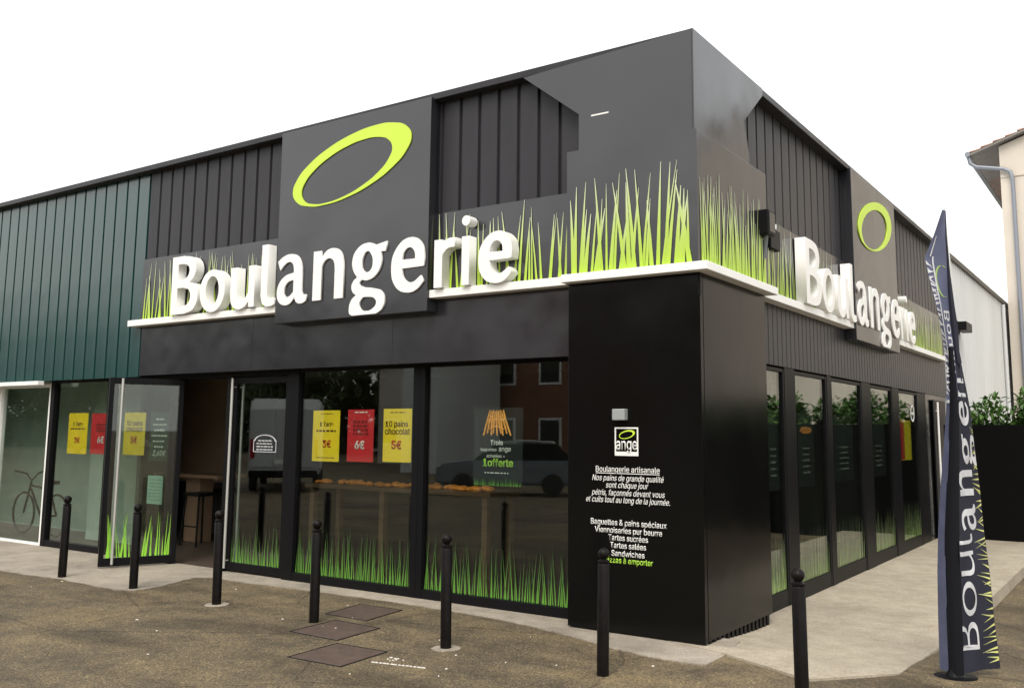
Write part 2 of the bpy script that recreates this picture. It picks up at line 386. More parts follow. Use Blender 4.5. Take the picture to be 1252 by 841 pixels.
try:
    import os
    FONT = bpy.data.fonts.load(os.path.join(bpy.utils.system_resource('DATAFILES'), 'fonts', 'Inter.woff2'))
except Exception:
    FONT = None
_cap = []
def cap_height():
    if not _cap:
        cu = bpy.data.curves.new('t', 'FONT'); cu.body = 'H'; cu.size = 1
        if FONT: cu.font = FONT
        me = curve_to_mesh(cu); _cap.append(max(v.co.y for v in me.vertices)); bpy.data.meshes.remove(me)
    return _cap[0]
def text_mesh(s, width, bold=0.0, italic=0.0, depth=0.003, height=None):
    cu = bpy.data.curves.new('t', 'FONT'); cu.body = s; cu.size = 1; cu.extrude = 0; cu.offset = bold; cu.shear = italic
    cu.resolution_u = 3
    if FONT: cu.font = FONT; cu.offset = bold * .5
    me = curve_to_mesh(cu)
    xs = [v.co.x for v in me.vertices]; x0, x1 = min(xs), max(xs)
    k = width / (x1 - x0); ky = k if height is None else height / cap_height()
    for v in me.vertices: v.co = Vector(((v.co.x - x0) * k - width / 2, v.co.y * ky, 0))
    bm = NB(); bm.from_mesh(me); bpy.data.meshes.remove(me)
    r = bmesh.ops.extrude_face_region(bm, geom=bm.faces[:])
    bmesh.ops.translate(bm, verts=[g for g in r['geom'] if isinstance(g, bmesh.types.BMVert)], vec=(0, 0, depth))
    bmesh.ops.recalc_face_normals(bm, faces=bm.faces[:])
    return bm
def put_on(bm, F, u, out, z):
    """local (x, y, depth) mesh -> on a facade"""
    for v in bm.verts: v.co = F.p(u + v.co.x, out + v.co.z, z + v.co.y)
    bmesh.ops.recalc_face_normals(bm, faces=bm.faces[:]); return bm
def letters(parent, s, F, u, out, z, width, m, bold=0.0, italic=0.0, height=None, depth=0.003):
    return obj('lettering', put_on(text_mesh(s, width, bold, italic, depth, height), F, u, out, z), m, parent)

def blades(F, u0, u1, out, z0, hmin, hmax, n, seed, wid=0.028, lean=0.16, zfn=None, hfn=None):
    """printed grass: tall thin vinyl blades, each a sliver proud of the one below"""
    rng = random.Random(seed); bm = NB(); lay = bm.verts.layers.float_color.new('blade')
    for i in range(n):
        h = hmin + (hmax - hmin) * rng.random() ** 0.8
        l = rng.uniform(-lean, lean) * h; b = u0 + (u1 - u0) * (i + rng.random()) / n
        b = min(max(b, u0 + wid), u1 - wid); l = min(max(l, u0 + 0.01 - b), u1 - 0.01 - b)
        w = wid * rng.uniform(0.55, 1.15); o = out + 0.0025 + 0.006 * rng.random()
        zz = z0 if zfn is None else zfn(b)
        rows = []
        for t, ww in ((0, 1), (0.4, 0.72), (0.75, 0.4), (1, 0.12)):
            rows.append([bm.verts.new(F.p(b + l * t ** 1.15 + sgn * w * ww / 2, o, zz + h * t)) for sgn in (-1, 1)])
            for v in rows[-1]: v[lay] = (t, t, t, 1)
        for a, c2 in zip(rows, rows[1:]): bm.faces.new((a[0], a[1], c2[1], c2[0]))
        tri = None
    bmesh.ops.recalc_face_normals(bm, faces=bm.faces[:])
    return bm

# ================================================================== GROUND
def smooth(a, b, x):
    t = min(1, max(0, (x - a) / (b - a))); return t * t * (3 - 2 * t)
def gz(x, y):
    return -0.008 - (0.09 * smooth(7.5, 9.2, y) + 0.11 * smooth(8.6, 11.5, y)) * smooth(-4.4, -3.5, x)
def lin(a, b, n): return [a + (b - a) * i / n for i in range(n + 1)]
gx = [-700, -300, -120, -60, -30] + lin(-20, 6, 130) + [10, 20, 40, 90, 200, 500, 900]
gy = [-700, -300, -120, -50, -20, -8] + lin(-2, 22, 120) + [30, 60, 150, 400, 900]
bm = NB(); g = [[bm.verts.new((x, y, gz(x, y))) for x in gx] for y in gy]
for j in range(len(gy) - 1):
    for i in range(len(gx) - 1): bm.faces.new((g[j][i], g[j][i + 1], g[j + 1][i + 1], g[j + 1][i]))
struct('asphalt_ground', bm, M['asphalt'], smooth=True)
# side terrace: concrete slab with a kerb edge, sloping gently down along the side wall
def tz(y): return 0.010 - 0.08 * smooth(7.2, 9.0, y)
rng = random.Random(3)
bm = NB()
rows = []
for y in lin(6.95, 18.58, 60):
    t = (y - 6.95)
    xl = -3.6
    xr = -1.72 + 0.004 * rng.uniform(-1, 1)
    if y < 7.5: xl = max(-3.6, -2.25 - (y - 6.95) * 2.0); xr = -2.20 + (y - 6.95) * 0.87
    rows.append((y, xl, xr))
prev = None
for y, xl, xr in rows:
    cur = [bm.verts.new((xl + (xr - xl) * k / 8, y, tz(y))) for k in range(9)] + [bm.verts.new((xr + 0.005, y, -0.3)), bm.verts.new((xl, y, -0.3))]
    if prev:
        for k in range(9): bm.faces.new((prev[k], prev[k + 1], cur[k + 1], cur[k]))
    else: bm.faces.new(cur)
    if prev: bm.faces.new((prev[10], prev[0], cur[0], cur[10]))
    prev = cur
bmesh.ops.recalc_face_normals(bm, faces=bm.faces[:])
struct('terrace_slab', bm, M['concrete'])
# joints sawn across the terrace are separate recessed strips of dirt
# worn concrete apron by the door, thinning to a strip along the front
front = [(-19, 6.25), (-15, 6.22), (-12.6, 6.20), (-11.69, 6.20), (-11.2, 6.24), (-10.82, 6.28), (-10.2, 6.25), (-9.66, 6.23), (-9.42, 6.33), (-9.40, 6.55), (-9.48, 6.8), (-9.62, 7.1), (-9.66, 7.3), (-9.5, 7.42), (-8.88, 7.40), (-8.2, 7.44), (-7.4, 7.48), (-6.6, 7.50), (-5.9, 7.46), (-5.43, 7.44), (-4.9, 7.34), (-4.41, 7.20), (-4.0, 7.05), (-3.57, 6.93), (-3.3, 6.90), (-3.0, 6.93)]
bm = NB(); fine = []
rng = random.Random(8)
for (xa, ya), (xb, yb) in zip(front, front[1:]):
    for k in range(5):
        t = k / 5; fine.append((xa + (xb - xa) * t + rng.uniform(-.012, .012), ya + (yb - ya) * t + rng.uniform(-.016, .016)))
fine.append(front[-1])
poly = fine + [(-3.0, 7.3), (-3.1, 7.9), (-19, 7.9)]
prism(bm, poly, -0.05, 0.0, 'z'); bmesh.ops.triangulate(bm, faces=[f for f in bm.faces if len(f.verts) > 4])
struct('concrete_apron', bm, M['concrete2'])

# ================================================================== BAKERY BUILDING
XL = -20.0; YB = 19.75; ZT = 5.40
bld = thing('bakery_building', 'low dark metal clad corner bakery with long shop windows and green cladding at its left', 'building', (-10, 8, 0))
# -- roof deck and hidden structure
obj('roof', Bx(XL, -3.45, 7.66, YB, 5.12, 5.322), M['ceil'], bld)
bm = NB(); fbox(bm, FA, XL, -3.30, -0.12, 0.115, 5.325, ZT, 0.006); obj('roof_capping', bm, M['clad'], bld)
bm = NB(); fbox(bm, FB, 7.742, YB, -0.12, 0.135, 5.325, ZT - 0.003, 0.006); obj('roof_capping', bm, M['clad'], bld)
# wall backing behind the cladding
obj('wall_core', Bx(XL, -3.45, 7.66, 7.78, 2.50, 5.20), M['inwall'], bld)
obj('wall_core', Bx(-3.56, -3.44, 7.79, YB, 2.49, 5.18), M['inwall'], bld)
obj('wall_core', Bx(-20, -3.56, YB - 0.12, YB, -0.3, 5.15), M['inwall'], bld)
obj('wall_core', Bx(-3.56, -3.43, 17.80, YB - 0.13, -0.3, 2.488), M['gloss'], bld)
# -- ribbed cladding trays: flat face with a recessed joint on each side
def tray(w, z0, z1, o0=0.0, rib=0.042, dep=0.034):
    """local: x along, y = out"""
    bm = NB()
    prof = [(0, -dep), (rib * 0.35, -dep), (rib * 0.55, 0), (w - rib * 0.55, 0), (w - rib * 0.35, -dep), (w, -dep)]
    lo = [bm.verts.new((x, -(o0 + d), z0)) for x, d in prof]; hi = [bm.verts.new((x, -(o0 + d), z1)) for x, d in prof]
    for i in range(5): bm.faces.new((lo[i], lo[i + 1], hi[i + 1], hi[i]))
    # returns at foot and head give it thickness
    bl = [bm.verts.new((x, 0.035, z0)) for x, d in prof]; bh = [bm.verts.new((x, 0.035, z1)) for x, d in prof]
    for i in range(5):
        bm.faces.new((lo[i + 1], lo[i], bl[i], bl[i + 1])); bm.faces.new((hi[i], hi[i + 1], bh[i + 1], bh[i]))
    bm.normal_update()
    me = bpy.data.meshes.new('cladding_panel'); bm.to_mesh(me); bm.free(); return me
def trays(F, u_list, me, m, rot):
    for u in u_list:
        o = link('cladding_panel', me, m, bld); p = F.p(u, 0, 0) - base(bld); o.location = p; o.rotation_euler = (0, 0, rot)
gt = tray(0.27, 2.46, 5.325, rib=0.036)
trays(FA, [-11.56 - 0.27 * (k + 1) for k in range(31)], gt, M['green'], 0)
dt = tray(0.252, 3.22, 5.325)
trays(FA, [-11.56 + 0.252 * k for k in range(28)], dt, M['clad'], 0)
bt = tray(0.27, 3.20, 5.325)
trays(FB, [8.66 + 0.27 * k for k in range(41)], bt, M['clad'], PI / 2)
ft = tray(0.146, 2.492, 3.196, 0.0, 0.020, 0.007)
trays(FB, [9.10 + 0.146 * k for k in range(73)], ft, M['clad'], PI / 2)
# smooth fascia over the front windows
xs = [-11.558, -9.24, -6.92, -4.586]
for a, b in zip(xs, xs[1:]):
    bm = NB(); fbox(bm, FA, a + 0.002, b - 0.002, -0.03, 0.0, 2.475, 3.218, 0.002); obj('fascia_panel', bm, M['panel'], bld)
# soffit above the recessed windows
obj('soffit', Bx(XL, -4.59, 7.655, 7.93, 2.478, 2.50), M['frame'], bld)
# -- corner column (black gloss boards)
cc = NB(); box(cc, -4.585, -3.243, 7.50, 7.56, 0.012, 3.15, 0.003); col1 = obj('corner_panel', cc, M['gloss'], bld)
cc = NB(); box(cc, -3.30, -3.24, 7.5635, 9.12, 0.03, 3.15, 0.003); col2 = obj('corner_panel', cc, M['gloss'], bld)
cc = NB(); box(cc, -4.582, -4.53, 7.5625, 7.95, 0.012, 3.13); obj('corner_panel', cc, M['gloss'], bld)
cc = NB(); box(cc, -3.62, -3.303, 9.06, 9.115, -0.25, 3.13); obj('corner_panel', cc, M['gloss'], bld)
cc = NB(); box(cc, -4.53, -3.305, 7.565, 9.05, -0.3, 3.12); obj('wall_core', cc, M['inwall'], bld)
# ventilation teeth under the side board
for k in range(15):
    bm = NB(); box(bm, -3.29, -3.25, 7.60 + 0.1 * k, 7.655 + 0.1 * k, -0.12, 0.032); obj('vent_batten', bm, M['frame'], bld)
obj('edge_trim', Bx(-3.262, -3.2385, 7.4985, 7.522, 2.95, 3.148), M['frame'], bld)
# lettering on the column
FC = Face((0, 7.50, 0), (1, 0, 0), (0, -1, 0))
rowsT = [('Boulangerie artisanale', -3.966, 1.403, .640, 0, 0, 'whitelit'), ('Nos pains de grande qualité', -3.966, 1.325, .715, 0, .25, 'whitelit'),
         ('sont chaque jour', -3.969, 1.263, .424, 0, .25, 'whitelit'), ('pétris, façonnés devant vous', -3.964, 1.195, .730, 0, .25, 'whitelit'),
         ('et cuits tout au long de la journée.', -3.969, 1.132, .838, 0, .25, 'whitelit'),
         ('Baguettes & pains spéciaux', -3.962, .934, .754, .010, 0, 'whitelit'), ('Viennoiseries pur beurre', -3.963, .866, .667, .010, 0, 'whitelit'),
         ('Tartes sucrées', -3.962, .802, .394, .010, 0, 'whitelit'), ('Tartes salées', -3.962, .736, .354, .010, 0, 'whitelit'),
         ('Sandwiches', -3.964, .667, .328, .010, 0, 'whitelit'), ('Pizzas à emporter', -3.957, .607, .475, .010, 0, 'limetext')]
for s, u, z, wd, bo, it, mm in rowsT:
    letters(col1, s, FC, u, 0.001, z, wd, M[mm], bo, it, height=0.050)
bm = NB(); fbox(bm, FC, -4.286, -3.646, 0.001, 0.004, 1.388, 1.394); obj('underline', bm, M['whitelit'], col1)
# small logo on the column: white frame, ring, 'ange', white bar
bm = NB()
for a in ((-4.089, -3.852, 1.788, 1.802), (-4.089, -3.852, 1.548, 1.585), (-4.089, -4.076, 1.585, 1.788), (-3.865, -3.852, 1.585, 1.788)): fbox(bm, FC, a[0], a[1], .001, .004, a[2], a[3])
obj('logo_frame', bm, M['whitelit'], col1)
letters(col1, 'ange', FC, -3.970, 0.0015, 1.603, 0.212, M['whitelit'], 0.018, 0, height=0.10)
rm = glyph_mesh([ell(0, 0, .08 ** 2, .040 ** 2, .0012), ell(-.006, -.004, .066 ** 2, .030 ** 2, .0008)], .003, 6)
bm = NB(); bm.from_mesh(rm); obj('logo_ring', put_on(bm, FC, -3.965, 0.003, 1.738), M['lime'], col1)
bm = NB(); fbox(bm, FC, -4.082, -3.954, 0.0, 0.07, 1.863, 1.965, 0.008); o = obj('twilight_sensor', bm, M['sensor'], bld)

# -- shop windows
GA = Face((0, 7.84, 0), (1, 0, 0), (0, -1, 0)); GB = Face((-3.45, 0, 0), (0, 1, 0), (1, 0, 0))
def window(F, u0, u1, z0, z1, fw=0.06, bot=0.09, top=0.06, fd=0.05, left=None, right_=None, blade=None, m='frame', gl='glass'):
    L = fw if left is None else left; Rr = fw if right_ is None else right_
    bm = NB()
    fbox(bm, F, u0, u0 + L, -fd, fd, z0, z1, 0.003); fbox(bm, F, u1 - Rr, u1, -fd, fd, z0, z1, 0.003)
    fbox(bm, F, u0 + L + 5e-4, u1 - Rr - 5e-4, -fd * .9, fd * .9, z0, z0 + bot, 0.003); fbox(bm, F, u0 + L + 5e-4, u1 - Rr - 5e-4, -fd * .9, fd * .9, z1 - top, z1, 0.003)
    wn = obj('window', bm, M[m], bld)
    bm = NB(); fbox(bm, F, u0 + L - .004, u1 - Rr + .004, -0.006, 0.006, z0 + bot - .004, z1 - top + .004); obj('pane', bm, M[gl], wn)
    if blade:
        n, h0, h1, sd, mm = blade
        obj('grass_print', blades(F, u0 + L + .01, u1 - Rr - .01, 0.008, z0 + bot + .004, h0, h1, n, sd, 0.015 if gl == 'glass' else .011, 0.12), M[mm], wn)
    return wn
window(GA, -14.05, -12.44, 0.0, 2.49, .10, .09, .06)                                                            # by the open door
window(GA, -8.745, -6.66, 0.0, 2.49, .18, .095, .045, right_=.088, blade=(74, .30, .60, 1, 'grassw'))
window(GA, -6.657, -4.60, 0.0, 2.49, .074, .095, .045, right_=.02, blade=(70, .30, .62, 2, 'grassw'))
wl = NB(); fbox(wl, GA, -12.438, -10.93, -.04, .04, 2.40, 2.476); obj('door_frame', wl, M['frame'], bld)
wl = NB(); fbox(wl, GA, -10.995, -10.90, -.05, .05, 0, 2.47, .003); obj('door_frame', wl, M['frame'], bld)
wl = NB(); fbox(wl, GA, -10.898, -8.748, -.05, .05, 2.42, 2.488, .003); obj('door_frame', wl, M['frame'], bld)
window(GA, -12.436, -11.0, 0.0, 2.395, .06, .09, .05)
# leftmost glazing with a white frame
window(GA, -15.55, -14.055, 0.0, 2.43, .035, .03, .05, m='white')
window(GA, -18.0, -15.555, 0.0, 2.43, .035, .03, .05, m='white')
bm = NB(); fbox(bm, FA, -18, -13.95, .0, .10, 2.395, 2.455, .004); obj('white_flashing', bm, M['white'], bld)
obj('wall_core', Bx(-20, -18.003, 7.70, 7.84, 0, 2.49), M['white'], bld)
# -- doors: the right leaf closed, the left one swung out
def door_leaf(u0, u1, side, seed, bladed):
    """local coords: x along the leaf, y out (negative = street)"""
    F = Face((0, 0, 0), (1, 0, 0), (0, -1, 0)); z0, z1 = 0.018, 2.41
    w = u1 - u0; st = 0.06
    bm = NB(); fbox(bm, F, 0, st, -.025, .025, z0, z1, .003); fbox(bm, F, w - st, w, -.025, .025, z0, z1, .003)
    fbox(bm, F, st + 5e-4, w - st - 5e-4, -.023, .023, z0, z0 + .1, .003); fbox(bm, F, st + 5e-4, w - st - 5e-4, -.023, .023, z1 - .08, z1, .003)
    bm.normal_update(); me = bpy.data.meshes.new('door'); bm.to_mesh(me); bm.free(); d = link('door', me, M['frame'], bld)
    def sub(n, b, m):
        b.normal_update(); me = bpy.data.meshes.new(n); b.to_mesh(me); b.free(); return link(n, me, M[m], d)
    b = NB(); fbox(b, F, st - .004, w - st + .004, -.005, .005, z0 + .096, z1 - .076); sub('pane', b, 'glass')
    for so_ in (1, -1):
        hx = .045 if side < 0 else .15
        b = NB(); tube(b, [(hx, -.085 * so_, z0 + .03), (hx, -.085 * so_, z1 - .01)], .017, 12)
        for zz in (z0 + .12, z1 - .12): tube(b, [(hx, -.02 * so_, zz), (hx, -.09 * so_, zz)], .009, 8)
        sub('handle', b, 'steel')
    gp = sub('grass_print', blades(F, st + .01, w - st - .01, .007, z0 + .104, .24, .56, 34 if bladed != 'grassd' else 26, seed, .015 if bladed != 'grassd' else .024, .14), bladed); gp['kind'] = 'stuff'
    return d
d1 = door_leaf(-9.79, -8.752, -1, 4, 'grassw'); d1.location = Vector((-9.79, 7.84, 0)) - base(bld)
d2 = door_leaf(0, 0.93, 1, 5, 'grassd')
ang = math.atan2(7.84 - 7.0, -10.86 + 11.24); d2.location = Vector((-11.24, 7.0, 0)) - base(bld); d2.rotation_euler = (0, 0, ang)
d2['label'] = 'black framed glass door leaf standing open'
bm = NB(); fbox(bm, GA, -9.89, -9.80, -.05, .05, 0, 2.415, .003); obj('door_frame', bm, M['frame'], bld)
# -- side windows
SW = [(9.56, 10.18), (10.52, 11.78), (11.96, 13.42), (13.90, 15.22), (15.66, 17.08)]
mull = [(9.13, 9.56), (10.18, 10.52), (11.78, 11.96), (13.42, 13.90), (15.22, 15.66), (17.08, 17.80)]
for a, b in mull:
    bm = NB(); fbox(bm, GB, a + .001, b - .001, -.06, .035 if b < 17.2 else .02, -.25, 2.488, .003); obj('mullion', bm, M['frame'], bld)
for k, (a, b) in enumerate(SW):
    window(GB, a, b, -.25, 2.47, .045, .355, .04, .03, blade=((46, .25, .60, 11 + k, 'grassp')), gl='sideglass')
bm = NB(); tube(bm, [(-3.35, 18.45, -.03), (-3.35, 18.45, 2.36)], .018, 10)
for zz in (.1, 2.2): tube(bm, [(-3.35, 18.45, zz), (-3.44, 18.45, zz)], .01, 8)
sdr = NB(); fbox(sdr, Face((-3.41, 0, 0), (0, 1, 0), (1, 0, 0)), 18.25, 19.4, 0.0, .025, -.2, 2.40, .004); sd_ = obj('door', sdr, M['frame'], bld)
obj('handle', bm, M['white'], sd_)
# -- interior
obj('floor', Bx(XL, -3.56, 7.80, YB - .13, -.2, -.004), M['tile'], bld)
obj('ceiling', Bx(XL + .05, -3.57, 7.95, YB - .13, 2.62, 2.70), M['ceil'], bld)
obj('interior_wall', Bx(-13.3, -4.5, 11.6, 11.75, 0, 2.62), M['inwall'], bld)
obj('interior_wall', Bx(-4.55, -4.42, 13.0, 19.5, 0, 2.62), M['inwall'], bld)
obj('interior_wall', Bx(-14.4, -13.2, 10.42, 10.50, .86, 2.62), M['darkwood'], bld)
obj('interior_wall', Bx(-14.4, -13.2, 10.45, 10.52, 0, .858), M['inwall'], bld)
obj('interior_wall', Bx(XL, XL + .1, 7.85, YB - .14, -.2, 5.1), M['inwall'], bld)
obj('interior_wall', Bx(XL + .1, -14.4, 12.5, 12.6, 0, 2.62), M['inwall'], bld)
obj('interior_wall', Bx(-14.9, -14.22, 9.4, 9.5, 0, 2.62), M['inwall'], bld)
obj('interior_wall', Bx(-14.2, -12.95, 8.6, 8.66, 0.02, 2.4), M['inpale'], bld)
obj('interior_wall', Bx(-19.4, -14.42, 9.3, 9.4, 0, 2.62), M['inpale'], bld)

# ================================================================== SIGNS
def sign(F, k, u_map, label, led, backs, seed, zl=3.145, dens=1.0, thing_loc=None, blw=0.035):
    t = thing('shop_sign', label, 'shop sign', thing_loc)
    P0 = 0.165    # front of the centre panel, measured out from the wall
    pu0, pu1 = u_map(-8.66), u_map(-6.30)
    bm = NB(); fbox(bm, F, pu0, pu1, .004, P0, 3.005, 5.345, .004); obj('sign_panel', bm, M['panel'], t)
    # ring
    rm = glyph_mesh([ell(-7.49, 4.757, .859, .168, .176), ell(-7.553, 4.70, .511, .110, .115)], .012, 10)
    bm = NB(); bm.from_mesh(rm)
    for v in bm.verts: v.co = F.p(u_map(v.co.x), P0 + .008 + v.co.z, v.co.y)
    bmesh.ops.recalc_face_normals(bm, faces=bm.faces[:])
    obj('logo_ring', bm, M['lime'], t)
    for gname, u, thick in LET:
        bm = NB(); bm.from_mesh(gmesh(gname, thick)); z0 = 3.237 if thick else 3.23
        o0 = P0 + .012 - .0625 if thick else P0 + .0125
        for v in bm.verts: v.co = F.p(u_map(u + v.co.x), o0 + v.co.z, z0 + v.co.y)
        bmesh.ops.recalc_face_normals(bm, faces=bm.faces[:])
        obj('letter', bm, M['white'], t)
    for a, b in led:
        bm = NB(); fbox(bm, F, a, b, .002, .135, zl, zl + .083, .004); obj('ledge', bm, M['white'], t)
    for i, (a, b, top) in enumerate(backs):
        bm = NB(); fbox(bm, F, a, b, .002, .038, zl + .084, top, .002); bp = obj('back_panel', bm, M['panel'], t)
        n = int((b - a) * 17 * dens)
        obj('grass_print', blades(F, a + .03, b - .02, .038, zl + .086, .50, .84, n, seed + i, blw, .15), M['grass'], bp)
    return t
sign(FA, 1, lambda u: u, "white relief lettering with lime ring on the wide front wall above the doors", [(-11.69, -8.663), (-6.298, -4.60)], [(-11.545, -8.664, 4.08), (-6.297, -4.59, 4.07)], 21, thing_loc=(-7.5, 7.62, 3.0))
sign(FB, 1.054, lambda u: 10.50 + (u + 10.683) * 1.054, "white relief lettering with lime ring on the narrow side wall at the right", [(9.20, 12.63), (15.125, 19.35)], [(9.30, 12.62, 4.06), (15.126, 19.3, 4.02)], 31, 3.15, 1.15, (-3.41, 13.8, 3.0), .030)
# corner sign: two-step box wrapped around the corner
cs = thing('corner_sign', 'dark box sign wrapped round the building corner with printed green grass and white ledge', 'shop sign', (-3.3, 7.6, 3.1))
up = NB(); fpoly(up, FA, [(-4.47, 4.40), (-4.47, 4.81), (-5.125, 5.318), (-3.285, 5.398), (-3.285, 4.40)], .122, .012)
for v in up.verts: v.co.z = min(v.co.z, 5.3965)
obj('upper_panel', up, M['panel'], cs)
up = NB(); fpoly(up, FB, [(7.5025, 4.40), (7.5025, 5.3965), (9.30, 5.3965), (9.30, 5.32), (8.74, 4.88), (8.86, 4.56), (8.86, 4.40)], .139, .012)
obj('upper_panel', up, M['panel'], cs)
lp = NB(); fbox(lp, FA, -4.585, -3.237, .004, .152, 3.228, 4.44, .003); lpo = obj('lower_panel', lp, M['panel'], cs)
obj('grass_print', blades(FA, -4.55, -3.27, .152, 3.23, .52, .96, 30, 41, .046, .2), M['grass'], lpo)
lp = NB(); fbox(lp, FB, 7.471, 9.24, .004, .172, 3.228, 4.437, .003); lpo2 = obj('lower_panel', lp, M['panel'], cs)
obj('grass_print', blades(FB, 7.50, 9.2, .172, 3.23, .5, .9, 50, 42, .042, .12), M['grass'], lpo2)
bm = NB(); prism(bm, [(-4.60, 7.385), (-3.125, 7.385), (-3.125, 9.2), (-3.30, 9.2), (-3.30, 7.56), (-4.60, 7.56)], 3.1515, 3.2265, 'z')
bmesh.ops.bevel(bm, geom=bm.edges[:], offset=.004, segments=1, affect='EDGES'); obj('ledge', bm, M['white'], cs)
bm = NB(); fbox(bm, FA, -4.33, -4.14, .123, .126, 4.76, 4.775); obj('mark', bm, M['whitelit'], cs)
# spotlights
def spot(label, p, aim, arm):
    t = thing('spotlight', label, 'spotlight', p, group='spotlights on the side walls')
    b = NB(); box(b, p[0] - .07, p[0] + .06, p[1] - .10, p[1] + .10, p[2] - .13, p[2] + .13, .012); obj('housing', b, M['frame'], t)
    b = NB(); box(b, p[0] + .061, p[0] + .066, p[1] - .08, p[1] + .08, p[2] - .1, p[2] + .1); obj('lens', b, M['vanglass'], t)
    b = NB(); tube(b, [(p[0], p[1], p[2] - .12), (p[0] - .04, p[1] + .05, p[2] - .3), (p[0] - arm, p[1] + .1, p[2] - .62)], .022, 8); obj('arm', b, M['zinc'], t)
    return t
spot('black box spotlight on an arm beside the corner sign', (-3.19, 9.08, 3.88), 0, .17)
t = thing('flood_lamp', 'small black lamp box high on the white corrugated wall', 'lamp', (-3.25, 21.1, 3.99))
obj('housing', Bx(-3.34, -3.14, 20.75, 21.45, 3.90, 4.08, bev=.01), M['frame'], t); obj('bracket', Bx(-3.36, -3.341, 20.9, 21.2, 3.85, 4.12), M['frame'], t)
t = thing('camera_box', 'black fitting under the spotlight with white bolt on the ribbed side wall', 'fitting', (-3.4, 9.75, 3.9))
obj('plate', Bx(-3.405, -3.33, 9.62, 9.92, 3.74, 3.96, bev=.008), M['frame'], t)
bm = NB(); lathe(bm, [(0, 0), (.03, 0), (.03, .05), (0, .06)], (-3.34, 9.75, 3.96), 10); obj('bolt', bm, M['steel'], t)

# ================================================================== POSTERS AND STICKERS (inside the glass)
FP = Face((0, 7.852, 0), (1, 0, 0), (0, -1, 0))
def poster(name, label, u0, u1, z0, z1, m, F=FP, o=0.0, group=None, cat='poster'):
    t = thing(name, label, cat, F.p((u0 + u1) / 2, o, z0), group=group)
    bm = NB(); fbox(bm, F, u0, u1, o - .002, o, z0, z1); obj('sheet', bm, M[m], t)
    return t
def bars(t, F, u, z, w, h, m, o=.0008, seed=1):
    """a line of print too small to read: word-length strokes"""
    rng = random.Random(seed); bm = NB(); x = u - w / 2
    while x < u + w / 2 - .01:
        l = min(rng.uniform(.02, .075), u + w / 2 - x); fbox(bm, F, x, x + l, o, o + .0008, z, z + h); x += l + .014
    return obj('print_line', bm, M[m], t)
GR = 'offer posters on the shop window'
t = poster('poster', 'yellow poster with 3€ price left of the red poster', -8.359, -7.916, 1.392, 1.985, 'yellow', group=GR)
letters(t, '1 Tarte', FP, -8.13, .0006, 1.80, .22, M['brownp'], .02); bars(t, FP, -8.13, 1.735, .34, .022, 'brownp', seed=3)
letters(t, '3€', FP, -8.12, .0006, 1.555, .14, M['redp'], .03); bars(t, FP, -8.13, 1.94, .2, .012, 'brownp', seed=4); bars(t, FP, -8.13, 1.43, .3, .01, 'brownp', seed=5)
t = poster('poster', 'red poster with white 6€ price between two yellow posters', -7.786, -7.377, 1.40, 1.992, 'red', group=GR)
letters(t, '6€', FP, -7.59, .0006, 1.545, .15, M['whitelit'], .04); bars(t, FP, -7.58, 1.955, .2, .013, 'whitelit', seed=6)
for q in range(4): bars(t, FP, -7.58, 1.70 + .045 * q, .24, .03, 'darkred', seed=7 + q)
t = poster('poster', 'yellow poster for 10 pains chocolat at 5€ near the middle mullion', -7.232, -6.813, 1.410, 1.998, 'yellow', group=GR)
letters(t, '10 pains', FP, -7.03, .0006, 1.80, .33, M['brownp'], .02); letters(t, 'chocolat', FP, -7.02, .0006, 1.715, .37, M['brownp'], .02)
letters(t, '5€', FP, -7.03, .0006, 1.555, .15, M['redp'], .04); bars(t, FP, -7.02, 1.95, .22, .012, 'brownp', seed=12)
t = poster('poster', 'yellow poster behind the leftmost bollard on pale window', -13.603, -13.093, 1.378, 1.977, 'yellow', group=GR)
letters(t, '1 Tarte', FP, -13.35, .0006, 1.79, .25, M['brownp'], .02); bars(t, FP, -13.35, 1.735, .38, .022, 'brownp', seed=13); letters(t, '3€', FP, -13.35, .0006, 1.54, .14, M['redp'], .03)
t = poster('poster', 'red poster right of yellow one on window by open door', -12.996, -12.52, 1.385, 1.97, 'red', group=GR)
letters(t, '6€', FP, -12.74, .0006, 1.54, .16, M['whitelit'], .04)
for q in range(3): bars(t, FP, -12.75, 1.70 + .045 * q, .24, .03, 'darkred', seed=17 + q)
t = poster('poster', 'yellow poster seen through the open glass door leaf', -12.18, -11.68, 1.39, 1.98, 'yellow', group=GR)
letters(t, '10 pains', FP, -11.93, .0006, 1.80, .36, M['brownp'], .02); letters(t, 'chocolat', FP, -11.93, .0006, 1.715, .38, M['brownp'], .02); letters(t, '5€', FP, -11.93, .0006, 1.555, .15, M['redp'], .04)
# black poster with baguettes
t = poster('poster', 'black poster with a bunch of baguettes and green 1offerte', -5.955, -5.334, 1.204, 1.998, 'black', group=GR)
rng = random.Random(5)
for i in range(9):
    a = (i - 4) * .038; b = NB(); tube(b, [FP.p(-5.66 + a * .55, .004, 1.975 - .012 * (i % 2)), FP.p(-5.66 + a * .75, .005, 1.87), FP.p(-5.66 + a * 1.08 + .008 * (i % 3), .004, 1.715 + .02 * (i % 2))], [.007, .0125, .009], 6); obj('baguette_print', b, M['bread'], t)
for i in range(2):
    b = NB(); tube(b, [FP.p(-5.755, .009, 1.78 + .08 * i), FP.p(-5.66, .013, 1.81 + .07 * i), FP.p(-5.565, .009, 1.78 + .08 * i)], .006, 6); obj('baguette_print', b, M['bread'], t)
letters(t, 'Trois', FP, -5.66, .0006, 1.617, .16, M['whitelit'], .03); letters(t, 'baguettes', FP, -5.76, .0006, 1.555, .20, M['whitelit'], .0); letters(t, 'ange', FP, -5.555, .0006, 1.555, .15, M['whitelit'], .03)
